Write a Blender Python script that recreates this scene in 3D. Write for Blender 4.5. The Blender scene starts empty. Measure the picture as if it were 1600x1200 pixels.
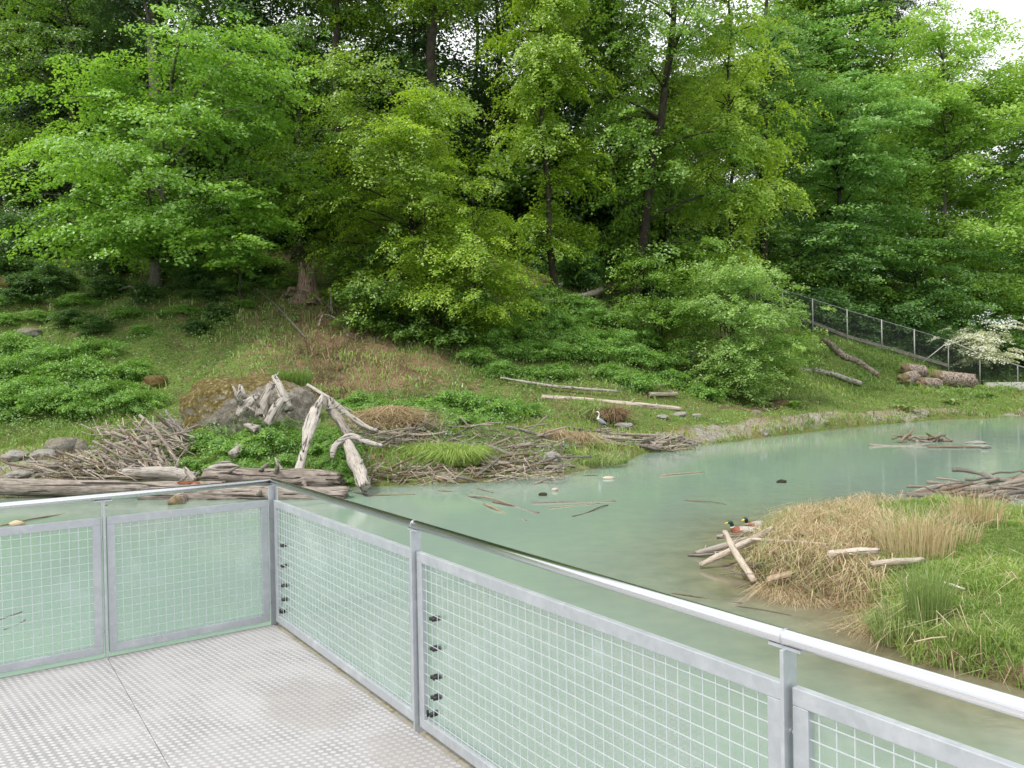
import bpy, bmesh, math, random
import numpy as np
from mathutils import Vector, Matrix, Euler, noise
R = math.radians
scene = bpy.context.scene
COL = scene.collection
rng = np.random.default_rng(7)
random.seed(11)

# ------------------------------------------------------------------ camera model
F = 1243.5          # focal length in pixels of a 1600 wide picture
PITCH, ROLL = 0.0120, -0.0177
HC = 2.80           # eye above the water
DECK = HC - 1.7137  # deck level above the water
cam_f = np.array([0, math.cos(PITCH), -math.sin(PITCH)])
_u = np.array([0, math.sin(PITCH), math.cos(PITCH)]); _x = np.array([1., 0, 0])
cam_x = _x * math.cos(ROLL) + _u * math.sin(ROLL)
cam_u = -_x * math.sin(ROLL) + _u * math.cos(ROLL)
def ray(px, py):
    return cam_f + cam_x * (px - 800) / F + cam_u * (600 - py) / F
def at(px, py, Y):
    d = ray(px, py); d = d * (Y / d[1]); return Vector((d[0], d[1], HC + d[2]))
def onz(px, py, z=0.0):
    d = ray(px, py); t = (z - HC) / d[2]; return Vector((d[0] * t, d[1] * t, z))
def yh(px): return 600 - F * math.tan(PITCH) - 0.0177 * (px - 800)

cd = bpy.data.cameras.new('camera'); cam = bpy.data.objects.new('camera', cd); COL.objects.link(cam)
cd.sensor_width = 36; cd.lens = 36 * F / 1600; cd.clip_start = .05; cd.clip_end = 1500
m3 = Matrix((cam_x, cam_u, -cam_f)).transposed()
cam.matrix_world = Matrix.Translation((0, 0, HC)) @ m3.to_4x4()
scene.camera = cam

# ------------------------------------------------------------------ tagging
def tag(o, label=None, cat=None, group=None, kind=None):
    if label: o['label'] = label
    if cat: o['category'] = cat
    if group: o['group'] = group
    if kind: o['kind'] = kind
    return o
def empty(name, loc, rz=0, parent=None):
    o = bpy.data.objects.new(name, None); COL.objects.link(o); o.location = loc; o.rotation_euler.z = rz
    o.empty_display_size = .2
    if parent: o.parent = parent
    return o
def link(name, me, parent=None):
    o = bpy.data.objects.new(name, me); COL.objects.link(o)
    if parent: o.parent = parent
    return o

# ------------------------------------------------------------------ materials
def mat(name):
    m = bpy.data.materials.new(name); m.use_nodes = True
    nt = m.node_tree; nt.nodes.clear(); out = nt.nodes.new('ShaderNodeOutputMaterial')
    return m, nt, out
def nd(nt, t, **kw):
    n = nt.nodes.new(t)
    for k, v in kw.items():
        if k in n.inputs: n.inputs[k].default_value = v
        else: setattr(n, k, v)
    return n
def ramp(nt, fac, stops, interp='LINEAR'):
    r = nt.nodes.new('ShaderNodeValToRGB'); r.color_ramp.interpolation = interp
    e = r.color_ramp.elements
    while len(e) < len(stops): e.new(.5)
    for i, (p, c) in enumerate(stops):
        e[i].position = p; e[i].color = (c[0], c[1], c[2], 1) if hasattr(c, '__len__') else (c, c, c, 1)
    if fac is not None: nt.links.new(fac, r.inputs[0])
    return r.outputs[0]
def mixc(nt, f, a, b, bt='MIX'):
    m = nt.nodes.new('ShaderNodeMix'); m.data_type = 'RGBA'; m.blend_type = bt
    for k, v in ((0, f), (6, a), (7, b)):
        s = m.inputs[k]
        if isinstance(v, bpy.types.NodeSocket): nt.links.new(v, s)
        elif hasattr(v, '__len__'): s.default_value = (v[0], v[1], v[2], 1)
        else: s.default_value = v if k == 0 else (v, v, v, 1)
    return m.outputs[2]
def math_(nt, op, a, b=None, clamp=False):
    m = nt.nodes.new('ShaderNodeMath'); m.operation = op; m.use_clamp = clamp
    for s, v in ((m.inputs[0], a), (m.inputs[1], b)):
        if v is None: continue
        if isinstance(v, bpy.types.NodeSocket): nt.links.new(v, s)
        else: s.default_value = v
    return m.outputs[0]
def nz(nt, scale, detail=4, rough=.6, vec=None, dist=0.0):
    n = nd(nt, 'ShaderNodeTexNoise', Scale=scale, Detail=detail, Roughness=rough, Distortion=dist)
    if vec is not None: nt.links.new(vec, n.inputs['Vector'])
    return n.outputs[0]
def pos(nt): return nt.nodes.new('ShaderNodeNewGeometry').outputs['Position']
def obco(nt): return nt.nodes.new('ShaderNodeTexCoord').outputs['Object']
def stretch(nt, vec, s, rot=(0, 0, 0)):
    m = nt.nodes.new('ShaderNodeMapping'); nt.links.new(vec, m.inputs[0]); m.inputs['Scale'].default_value = s
    m.inputs['Rotation'].default_value = rot
    return m.outputs[0]
def attr(nt, name):
    a = nt.nodes.new('ShaderNodeAttribute'); a.attribute_name = name; return a.outputs['Fac']
def bump(nt, h, strength=.5, dist=.02):
    b = nd(nt, 'ShaderNodeBump', Strength=strength, Distance=dist); nt.links.new(h, b.inputs['Height']); return b.outputs[0]
def pbr(nt, out, col, rough=.8, metal=0.0, normal=None, spec=.4):
    p = nt.nodes.new('ShaderNodeBsdfPrincipled')
    for k, v in (('Base Color', col), ('Roughness', rough), ('Metallic', metal), ('Specular IOR Level', spec)):
        s = p.inputs[k]
        if isinstance(v, bpy.types.NodeSocket): nt.links.new(v, s)
        elif hasattr(v, '__len__'): s.default_value = (v[0], v[1], v[2], 1)
        else: s.default_value = v
    if normal is not None: nt.links.new(normal, p.inputs['Normal'])
    nt.links.new(p.outputs[0], out.inputs[0]); return p

def leaf_mat(name, dark, mid, light, trans=.45, gloss=.05):
    """leaves: colour spread per leaf (attribute tint) over three leaf colours"""
    m, nt, out = mat(name)
    if dark[1] > dark[0] * 1.2: dark, mid, light = (tuple(min(.92, q * k_) for q, k_ in zip(c_c, (1.22, 1.27, 1.35))) for c_c in (dark, mid, light))
    c = ramp(nt, attr(nt, 'tint'), [(0, dark), (.5, mid), (1, light)])
    d = nt.nodes.new('ShaderNodeBsdfDiffuse'); t = nt.nodes.new('ShaderNodeBsdfTranslucent')
    nt.links.new(c, d.inputs[0])
    tc = mixc(nt, 1.0, c, (1.25, 1.2, .55), 'MULTIPLY'); nt.links.new(tc, t.inputs[0])
    mx = nd(nt, 'ShaderNodeMixShader'); mx.inputs[0].default_value = trans
    nt.links.new(d.outputs[0], mx.inputs[1]); nt.links.new(t.outputs[0], mx.inputs[2])
    g = nd(nt, 'ShaderNodeBsdfGlossy', Roughness=.42); g.inputs[0].default_value = (1, 1, 1, 1)
    mx2 = nd(nt, 'ShaderNodeMixShader'); mx2.inputs[0].default_value = gloss
    nt.links.new(mx.outputs[0], mx2.inputs[1]); nt.links.new(g.outputs[0], mx2.inputs[2])
    nt.links.new(mx2.outputs[0], out.inputs[0]); return m
L = {}
L['maple'] = leaf_mat('maple leaves', (.075, .16, .024), (.15, .29, .040), (.27, .44, .07))
L['hornbeam'] = leaf_mat('hornbeam leaves', (.085, .15, .014), (.18, .285, .022), (.33, .46, .045))
L['lime'] = leaf_mat('yellow green leaves', (.13, .21, .022), (.25, .36, .035), (.40, .52, .07))
L['beech'] = leaf_mat('beech leaves', (.065, .135, .020), (.13, .235, .030), (.22, .36, .05))
L['cool'] = leaf_mat('cool green leaves', (.07, .16, .04), (.135, .26, .06), (.23, .40, .10))
L['locust'] = leaf_mat('locust leaves', (.12, .21, .035), (.22, .36, .055), (.33, .48, .10))
L['willow'] = leaf_mat('willow leaves', (.12, .21, .055), (.22, .345, .085), (.35, .49, .15))
L['dark'] = leaf_mat('shade leaves', (.03, .075, .020), (.055, .12, .028), (.09, .18, .04))
L['conifer'] = leaf_mat('conifer needles', (.022, .05, .018), (.04, .08, .026), (.065, .12, .035), .2)
L['cover'] = leaf_mat('ground plants', (.06, .125, .026), (.13, .235, .045), (.23, .36, .075))
L['nettle'] = leaf_mat('nettle leaves', (.08, .17, .032), (.15, .29, .05), (.27, .44, .08))
L['grass'] = leaf_mat('grass blades', (.10, .165, .032), (.19, .28, .055), (.33, .41, .11), .35)
L['sedge'] = leaf_mat('green sedge', (.12, .18, .05), (.22, .29, .09), (.40, .43, .19), .3)
L['straw'] = leaf_mat('dry straw', (.28, .21, .12), (.47, .37, .23), (.66, .56, .38), .25, .03)
L['drybrown'] = leaf_mat('dead twigs and fronds', (.13, .085, .05), (.24, .165, .10), (.38, .28, .18), .1, .0)
L['litter'] = leaf_mat('fallen leaves', (.11, .07, .042), (.25, .17, .105), (.42, .31, .21), .1, .0)
L['fern'] = leaf_mat('fern fronds', (.05, .13, .025), (.10, .22, .04), (.18, .33, .06))
L['blossom'] = leaf_mat('white blossom', (.45, .52, .32), (.78, .80, .70), (.90, .90, .86), .3)
L['moss'] = leaf_mat('moss', (.05, .05, .012), (.12, .11, .02), (.22, .22, .04), .1, 0)

def bark(name, a, b, c, sc=6.0, bs=.8):
    m, nt, out = mat(name); o = obco(nt)
    v = stretch(nt, o, (1, 1, .18)); n1 = nz(nt, sc * 3, 6, .7, v); n2 = nz(nt, sc * .25, 3, .6, o)
    col = ramp(nt, n1, [(.3, a), (.5, b), (.72, c)])
    col = mixc(nt, math_(nt, 'MULTIPLY', ramp(nt, n2, [(.45, 0), (.65, 1)]), .5), col, (.07, .10, .035))
    pbr(nt, out, col, .9, 0, bump(nt, n1, bs, .03), .2); return m
M = {}
M['bark_dark'] = bark('dark bark', (.012, .010, .008), (.035, .028, .020), (.075, .060, .045))
M['bark_grey'] = bark('grey bark', (.06, .052, .043), (.15, .13, .108), (.26, .23, .195))
M['bark_pine'] = bark('pine bark', (.14, .085, .055), (.30, .19, .13), (.42, .30, .22))
def driftwood(name, a, b, c, along='X', dirt=.35, crack=1.0):
    m, nt, out = mat(name); o = obco(nt)
    s = {'X': (.12, 1, 1), 'Z': (1, 1, .12)}[along]
    oi = nt.nodes.new('ShaderNodeObjectInfo'); va = nt.nodes.new('ShaderNodeVectorMath'); va.operation = 'ADD'
    nt.links.new(o, va.inputs[0]); nt.links.new(oi.outputs['Location'], va.inputs[1])
    v = stretch(nt, va.outputs[0], s)
    n1 = nz(nt, 30, 6, .7, v, .4); n2 = nz(nt, 2.2, 4, .6, va.outputs[0]); n3 = nz(nt, 9, 3, .6, v)
    col = ramp(nt, n1, [(.28, a), (.46, b), (.7, c)])
    col = mixc(nt, ramp(nt, n3, [(.32, .8), (.40, 0)]), col, (.07, .058, .048))
    col = mixc(nt, math_(nt, 'MULTIPLY', ramp(nt, n2, [(.45, 0), (.7, 1)]), dirt), col, (.13, .10, .06))
    col = mixc(nt, 1.0, col, ramp(nt, oi.outputs['Random'], [(0, (.78, .75, .71)), (.5, (1.0, .97, .94)), (1, (1.15, 1.13, 1.10))]), 'MULTIPLY')
    cr = ramp(nt, nz(nt, 16, 2, .5, stretch(nt, va.outputs[0], tuple(q_ * (1 if q_ == 1 else .35) for q_ in s)), .6), [(.36, 0), (.40, 1)])
    col = mixc(nt, math_(nt, 'MAXIMUM', cr, 1 - crack), (.05, .04, .032), col)
    pbr(nt, out, col, .85, 0, bump(nt, math_(nt, 'ADD', math_(nt, 'ADD', n1, n3), cr), 1.0, .03), .25); return m
M['drift'] = driftwood('grey driftwood', (.18, .165, .145), (.37, .345, .31), (.55, .52, .48), dirt=.25, crack=.8)
M['stick'] = driftwood('bleached sticks', (.34, .29, .235), (.58, .51, .425), (.76, .69, .59), dirt=.15, crack=.25)
M['stickbrown'] = driftwood('brown sticks', (.17, .13, .09), (.34, .26, .18), (.50, .40, .29), dirt=.2, crack=.4)
M['fresh'] = driftwood('peeled pale stick', (.36, .28, .17), (.58, .48, .32), (.74, .65, .48), dirt=.1, crack=0)
M['rotwood'] = driftwood('log wood', (.11, .09, .075), (.30, .265, .235), (.52, .475, .43), dirt=.4)
m, nt, out = mat('red rotten heartwood'); n1 = nz(nt, 22, 5, .7, stretch(nt, obco(nt), (.2, 1, 1)))
pbr(nt, out, ramp(nt, n1, [(.3, (.05, .015, .008)), (.5, (.22, .07, .03)), (.75, (.36, .16, .08))]), .9, 0, bump(nt, n1, .8, .02)); M['heart'] = m
m, nt, out = mat('sawn end grain'); o = obco(nt); w = nd(nt, 'ShaderNodeTexWave', Scale=14.0, Distortion=2.5, wave_type='RINGS', rings_direction='X'); nt.links.new(o, w.inputs[0])
pbr(nt, out, mixc(nt, nz(nt, 6, 4, .6, o), ramp(nt, w.outputs['Fac'], [(0, (.22, .16, .09)), (1, (.45, .36, .22))]), (.16, .13, .06)), .85); M['endgrain'] = m
m, nt, out = mat('scaly bark'); o = obco(nt); vo = nd(nt, 'ShaderNodeTexVoronoi', Scale=16.0); nt.links.new(stretch(nt, o, (.6, 1, 1)), vo.inputs[0]); n1 = nz(nt, 8, 5, .7, o)
pbr(nt, out, mixc(nt, ramp(nt, n1, [(.42, 0), (.6, 1)]), ramp(nt, vo.outputs['Distance'], [(0, (.30, .22, .17)), (.35, (.20, .13, .09)), (.7, (.06, .035, .025))]), (.44, .37, .31)), .9, 0, bump(nt, vo.outputs['Distance'], .9, .04)); M['scaly'] = m

def rock(name, a, b, c, moss=0.0, dark=0.0, sc=1.0):
    m, nt, out = mat(name); o = obco(nt)
    n1 = nz(nt, 5 * sc, 8, .72, o, .3); n2 = nz(nt, 1.3 * sc, 5, .65, o); n3 = nz(nt, 22 * sc, 4, .7, o)
    col = ramp(nt, n1, [(.3, a), (.5, b), (.68, c)])
    col = mixc(nt, ramp(nt, n3, [(.36, .6), (.48, 0)]), col, tuple(v * .35 for v in a))
    if moss > 0:
        ge = nt.nodes.new('ShaderNodeNewGeometry'); sp = nt.nodes.new('ShaderNodeSeparateXYZ'); nt.links.new(ge.outputs['Normal'], sp.inputs[0])
        so = nt.nodes.new('ShaderNodeSeparateXYZ'); nt.links.new(o, so.inputs[0])
        up = math_(nt, 'ADD', math_(nt, 'MULTIPLY', sp.outputs[2], .55), math_(nt, 'MULTIPLY', so.outputs[0], -.16))
        f = ramp(nt, math_(nt, 'ADD', up, math_(nt, 'MULTIPLY', n1, .9)), [(.58, 0), (.74, 1)])
        mo = ramp(nt, nz(nt, 8 * sc, 6, .75, o), [(.3, (.035, .026, .010)), (.47, (.10, .075, .022)), (.58, (.17, .14, .045)), (.66, (.40, .37, .29))])
        col = mixc(nt, math_(nt, 'MULTIPLY', f, moss), col, mo)
        lf = ramp(nt, math_(nt, 'ADD', math_(nt, 'MULTIPLY', so.outputs[0], -.5), math_(nt, 'MULTIPLY', math_(nt, 'ADD', n1, n2), .9)), [(1.45, 0), (1.75, 1)])
        col = mixc(nt, math_(nt, 'MULTIPLY', lf, dark), col, ramp(nt, n1, [(.35, (.02, .018, .014)), (.6, (.10, .09, .075)), (.7, (.4, .38, .34))]))
    pbr(nt, out, col, .9, 0, bump(nt, n1, .9, .08), .2); return m
M['boulder'] = rock('lichen boulder', (.13, .112, .09), (.28, .25, .205), (.50, .455, .39), 1.0, .9, 1.0)
M['rock'] = rock('grey rock', (.17, .16, .13), (.33, .31, .27), (.48, .46, .41), .5, 0, 2)
M['pebble'] = rock('gravel stones', (.20, .19, .16), (.40, .38, .34), (.58, .56, .51), 0, 0, 6)
M['brownrock'] = rock('mossy brown rock', (.08, .06, .025), (.16, .11, .04), (.27, .19, .07), 1.0, 0, 2)

def metal(name, col, rough, sp=.35):
    m, nt, out = mat(name); o = obco(nt); v = nd(nt, 'ShaderNodeTexVoronoi', Scale=45.0); nt.links.new(o, v.inputs[0])
    n = nz(nt, 9, 4, .6, o)
    c = mixc(nt, math_(nt, 'MULTIPLY', v.outputs['Color'], sp), tuple(x * .86 for x in col), tuple(min(1, x * 1.18) for x in col))
    c = mixc(nt, ramp(nt, n, [(.5, 0), (.8, .5)]), c, (.72, .73, .74))
    r = math_(nt, 'ADD', math_(nt, 'MULTIPLY', n, .25), rough - .12)
    pbr(nt, out, c, r, .55, None, .5); return m
M['galv'] = metal('galvanised steel', (.50, .53, .55), .50)
M['galvpost'] = metal('galvanised post', (.52, .55, .57), .45)
M['fencepost'] = metal('grey fence post', (.42, .42, .40), .6)
m, nt, out = mat('polished steel'); pbr(nt, out, (.74, .74, .75), math_(nt, 'ADD', math_(nt, 'MULTIPLY', nz(nt, 4, 3, .6, stretch(nt, obco(nt), (.3, 6, 6))), .14), .14), 1.0); M['steel'] = m
m, nt, out = mat('mesh wire'); pbr(nt, out, (.66, .70, .72), .42, .6); M['wire'] = m
m, nt, out = mat('black rubber'); pbr(nt, out, (.015, .015, .017), .5); M['rubber'] = m
m, nt, out = mat('acrylic pane')
tr = nd(nt, 'ShaderNodeBsdfTransparent'); tr.inputs[0].default_value = (.97, .985, .98, 1)
df = nd(nt, 'ShaderNodeBsdfDiffuse'); df.inputs[0].default_value = (.70, .80, .78, 1)
gl = nd(nt, 'ShaderNodeBsdfGlossy', Roughness=.03); fr = nd(nt, 'ShaderNodeFresnel', IOR=1.35)
mA = nd(nt, 'ShaderNodeMixShader'); sm = ramp(nt, nz(nt, 3.2, 5, .65, obco(nt), 1.2), [(.50, .07), (.75, .24)])
nt.links.new(sm, mA.inputs[0]); nt.links.new(tr.outputs[0], mA.inputs[1]); nt.links.new(df.outputs[0], mA.inputs[2])
mB = nd(nt, 'ShaderNodeMixShader'); nt.links.new(math_(nt, 'MULTIPLY', fr.outputs[0], .30), mB.inputs[0]); nt.links.new(mA.outputs[0], mB.inputs[1]); nt.links.new(gl.outputs[0], mB.inputs[2])
nt.links.new(mB.outputs[0], out.inputs[0]); M['pane'] = m

# chequered aluminium deck: raised lozenges, in deck coordinates
m, nt, out = mat('chequer plate'); o = obco(nt)
v = stretch(nt, o, (1, 1, 1), (0, 0, R(0)))
def plate_brick(rot, w, h, off):
    b = nt.nodes.new('ShaderNodeTexBrick'); nt.links.new(stretch(nt, o, (1, 1, 1), (0, 0, rot)), b.inputs[0])
    b.offset = off; b.inputs['Scale'].default_value = 1; b.inputs['Mortar Size'].default_value = .0022
    b.inputs['Mortar Smooth'].default_value = .25
    b.inputs['Brick Width'].default_value = w; b.inputs['Row Height'].default_value = h
    b.inputs['Color1'].default_value = (0, 0, 0, 1); b.inputs['Color2'].default_value = (1, 1, 1, 1); b.inputs['Mortar'].default_value = (.5, .5, .5, 1)
    return b
b = plate_brick(R(45), .0225, .030, 0.0)
ck = nd(nt, 'ShaderNodeTexChecker'); ck.inputs['Scale'].default_value = 1.0
nt.links.new(stretch(nt, stretch(nt, o, (1, 1, 1), (0, 0, R(45))), (1 / .0225, 1 / .030, 0)), ck.inputs[0])
mort = b.outputs['Fac']
n1 = nz(nt, 3.0, 5, .65, o); n2 = nz(nt, 40, 4, .7, o); n3 = nz(nt, 1.1, 5, .6, o)
base = mixc(nt, ck.outputs['Fac'], (.31, .303, .305), (.545, .535, .525))
base = mixc(nt, math_(nt, 'MULTIPLY', b.outputs['Color'], .25), base, (.56, .55, .54))
base = mixc(nt, mort, base, (.27, .265, .28))
base = mixc(nt, ramp(nt, n1, [(.40, 0), (.62, .5)]), base, (.46, .45, .44))
base = mixc(nt, ramp(nt, n2, [(.35, .35), (.5, 0)]), base, (.38, .35, .33))
# worn brown dirt patches that lie along the right edge of the plates
so = nt.nodes.new('ShaderNodeSeparateXYZ'); nt.links.new(o, so.inputs[0])
def blob(cx, cy, rx, ry):
    a = math_(nt, 'POWER', math_(nt, 'DIVIDE', math_(nt, 'SUBTRACT', so.outputs[0], cx), rx), 2.0)
    c = math_(nt, 'POWER', math_(nt, 'DIVIDE', math_(nt, 'SUBTRACT', so.outputs[1], cy), ry), 2.0)
    return ramp(nt, math_(nt, 'ADD', math_(nt, 'ADD', a, c), math_(nt, 'MULTIPLY', math_(nt, 'SUBTRACT', nz(nt, 7, 5, .7, o), .5), 2.2)), [(.55, 1), (1.2, 0)])
dirt = math_(nt, 'MAXIMUM', blob(1.45, -.30, .42, .26), blob(2.35, -.16, .40, .16))
base = mixc(nt, math_(nt, 'MULTIPLY', dirt, .42), base, mixc(nt, n2, (.27, .245, .22), (.40, .37, .345)))
base = mixc(nt, math_(nt, 'MULTIPLY', blob(1.25, -.62, .30, .16), .12), base, (.60, .59, .575))
hgt = math_(nt, 'ADD', math_(nt, 'MULTIPLY', ck.outputs['Fac'], .7), math_(nt, 'MULTIPLY', mort, -.9))
pbr(nt, out, base, ramp(nt, n1, [(.3, .46), (.7, .62)]), .25, bump(nt, hgt, .55, .002), .5); M['plate'] = m
m, nt, out = mat('dirty gutter'); n1 = nz(nt, 35, 5, .75, obco(nt)); n2 = nz(nt, 6, 4, .6, obco(nt))
pbr(nt, out, mixc(nt, ramp(nt, n2, [(.4, 0), (.6, 1)]), ramp(nt, n1, [(.3, (.10, .085, .055)), (.5, (.27, .24, .17)), (.66, (.42, .38, .27))]), (.30, .29, .25)), .9, 0, bump(nt, n1, .8, .006)); M['gutter'] = m
m, nt, out = mat('concrete'); n1 = nz(nt, 4, 6, .65, obco(nt)); pbr(nt, out, ramp(nt, n1, [(.3, (.42, .40, .36)), (.7, (.62, .60, .56))]), .9); M['concrete'] = m
m, nt, out = mat('weathered concrete'); n1 = nz(nt, 4, 6, .65, obco(nt)); pbr(nt, out, ramp(nt, n1, [(.3, (.17, .15, .12)), (.7, (.34, .31, .27))]), .9); M['oldconcrete'] = m
def flat(name, col, rough=.6, sc=30.0, var=.25):
    m, nt, out = mat(name); n1 = nz(nt, sc, 4, .6, obco(nt))
    pbr(nt, out, ramp(nt, n1, [(.3, tuple(x * (1 - var) for x in col)), (.7, tuple(min(1, x * (1 + var)) for x in col))]), rough); return m

# ------------------------------------------------------------------ mesh helpers
class MB:
    def __init__(s): s.v = []; s.f = []; s.m = []; s.mats = []
    def mi(s, mt):
        if mt not in s.mats: s.mats.append(mt)
        return s.mats.index(mt)
    def add(s, vs, fs, mt):
        k = len(s.v); i = s.mi(mt); s.v += [tuple(p) for p in vs]; s.f += [tuple(a + k for a in f) for f in fs]; s.m += [i] * len(fs)
    def box(s, c, ax, ay, az, mt):
        c, ax, ay, az = map(Vector, (c, ax, ay, az))
        vs = [c + ax * i + ay * j + az * k for i in (-.5, .5) for j in (-.5, .5) for k in (-.5, .5)]
        s.add(vs, [(0, 1, 3, 2), (4, 6, 7, 5), (0, 4, 5, 1), (2, 3, 7, 6), (0, 2, 6, 4), (1, 5, 7, 3)], mt)
    def tube(s, pts, rad, mt, n=6, jit=0.0, cap=None, flat=1.0, seed=0):
        pts = [Vector(p) for p in pts]; vs = []; fs = []; rr = random.Random(seed)
        up = Vector((0, 0, 1)); t0 = (pts[-1] - pts[0]).normalized()
        if abs(t0.z) > .9: up = Vector((1, 0, 0))
        prof = [1 + rr.uniform(-jit, jit) for _ in range(n)]
        for i, p in enumerate(pts):
            t = (pts[min(i + 1, len(pts) - 1)] - pts[max(i - 1, 0)]).normalized()
            a = t.cross(up).normalized(); b2 = a.cross(t).normalized(); up = b2
            r = rad[i] if hasattr(rad, '__len__') else rad
            for k in range(n):
                an = 2 * math.pi * k / n; q = prof[k] * (1 + rr.uniform(-jit, jit) * .6)
                vs.append(p + (a * math.cos(an) * r + b2 * math.sin(an) * r * flat) * q)
        for i in range(len(pts) - 1):
            for k in range(n):
                fs.append((i * n + k, i * n + (k + 1) % n, (i + 1) * n + (k + 1) % n, (i + 1) * n + k))
        s.add(vs, fs, mt)
        k0 = len(s.v) - len(vs)
        for base, order in ((0, 1), ((len(pts) - 1) * n, -1)):
            f = tuple(k0 + base + k for k in range(n))
            s.f.append(f[::-1] if order == 1 else f); s.m.append(s.mi(cap or mt))
    def build(s, name, parent=None, smooth=True, loc=None):
        me = bpy.data.meshes.new(name); me.from_pydata(s.v, [], s.f)
        for mt in s.mats: me.materials.append(mt)
        me.polygons.foreach_set('material_index', s.m)
        me.polygons.foreach_set('use_smooth', [smooth] * len(s.f)); me.update()
        o = link(name, me, parent)
        if loc is not None: o.location = loc
        return o
def bevel(o, w, seg=2):
    md = o.modifiers.new('bevel', 'BEVEL'); md.width = w; md.segments = seg; md.limit_method = 'ANGLE'
    return o
def np_mesh(name, V, Fc, material, tint=None, smooth=False):
    """V (n,3), Fc (m,k) faces of k corners"""
    me = bpy.data.meshes.new(name); n = len(V); m_, k = Fc.shape
    me.vertices.add(n); me.vertices.foreach_set('co', np.ascontiguousarray(V, dtype=np.float32).ravel())
    me.loops.add(m_ * k); me.loops.foreach_set('vertex_index', np.ascontiguousarray(Fc, dtype=np.int32).ravel())
    me.polygons.add(m_); me.polygons.foreach_set('loop_start', np.arange(0, m_ * k, k, dtype=np.int32))
    me.polygons.foreach_set('loop_total', np.full(m_, k, dtype=np.int32))
    me.polygons.foreach_set('use_smooth', np.full(m_, smooth))
    me.update(calc_edges=True)
    if tint is not None:
        a = me.attributes.new('tint', 'FLOAT', 'POINT'); a.data.foreach_set('value', np.ascontiguousarray(tint, dtype=np.float32))
    if material: me.materials.append(material)
    return me
def unit(a): return a / np.maximum(np.linalg.norm(a, axis=-1, keepdims=True), 1e-9)
def leaves_mesh(name, P, N, size, material, tint, asp=.62, rg=rng):
    """rhombic leaves slightly folded along the midrib; P centres, N normals"""
    n = len(P); N = unit(N); a = rg.normal(size=(n, 3)); A = unit(a - (a * N).sum(1, keepdims=True) * N); B = np.cross(N, A)
    s = np.asarray(size).reshape(-1, 1) * np.ones((n, 1))
    p0 = P - A * s * .5; p2 = P + A * s * .5; p1 = P + B * s * .5 * asp + N * s * .10; p3 = P - B * s * .5 * asp + N * s * .10
    V = np.stack([p0, p1, p2, p3], 1).reshape(-1, 3); Fc = np.arange(n * 4).reshape(n, 4)
    return np_mesh(name, V, Fc, material, np.repeat(np.clip(tint, 0, 1), 4))
def blades_mesh(name, P, H, W, lean, material, tint, curl=.5, rg=rng):
    """grass blades: two-segment tapering strips. P roots, H heights, W widths, lean (n,2)"""
    n = len(P); az = rg.uniform(0, 2 * np.pi, n); S = np.stack([np.cos(az), np.sin(az), np.zeros(n)], 1) * (W[:, None] * .5)
    Ld = np.concatenate([lean, np.zeros((n, 1))], 1)
    mid = P + Ld * (H[:, None] * .35) + np.array([0, 0, 1]) * (H[:, None] * .60)
    tip = P + Ld * (H[:, None] * (1.0 + curl * .3)) + np.array([0, 0, 1]) * (H[:, None] * np.clip(1.0 - .45 * np.linalg.norm(lean, axis=1, keepdims=True) * curl * 2, .05, 1))
    V = np.stack([P - S, P + S, mid + S * .8, mid - S * .8, tip + S * .12, tip - S * .12], 1).reshape(-1, 3)
    k = np.arange(n)[:, None] * 6
    Fc = np.concatenate([k + np.array([[0, 1, 2, 3]]), k + np.array([[3, 2, 4, 5]])], 0)
    return np_mesh(name, V, Fc, material, np.repeat(np.clip(tint, 0, 1), 6))

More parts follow.
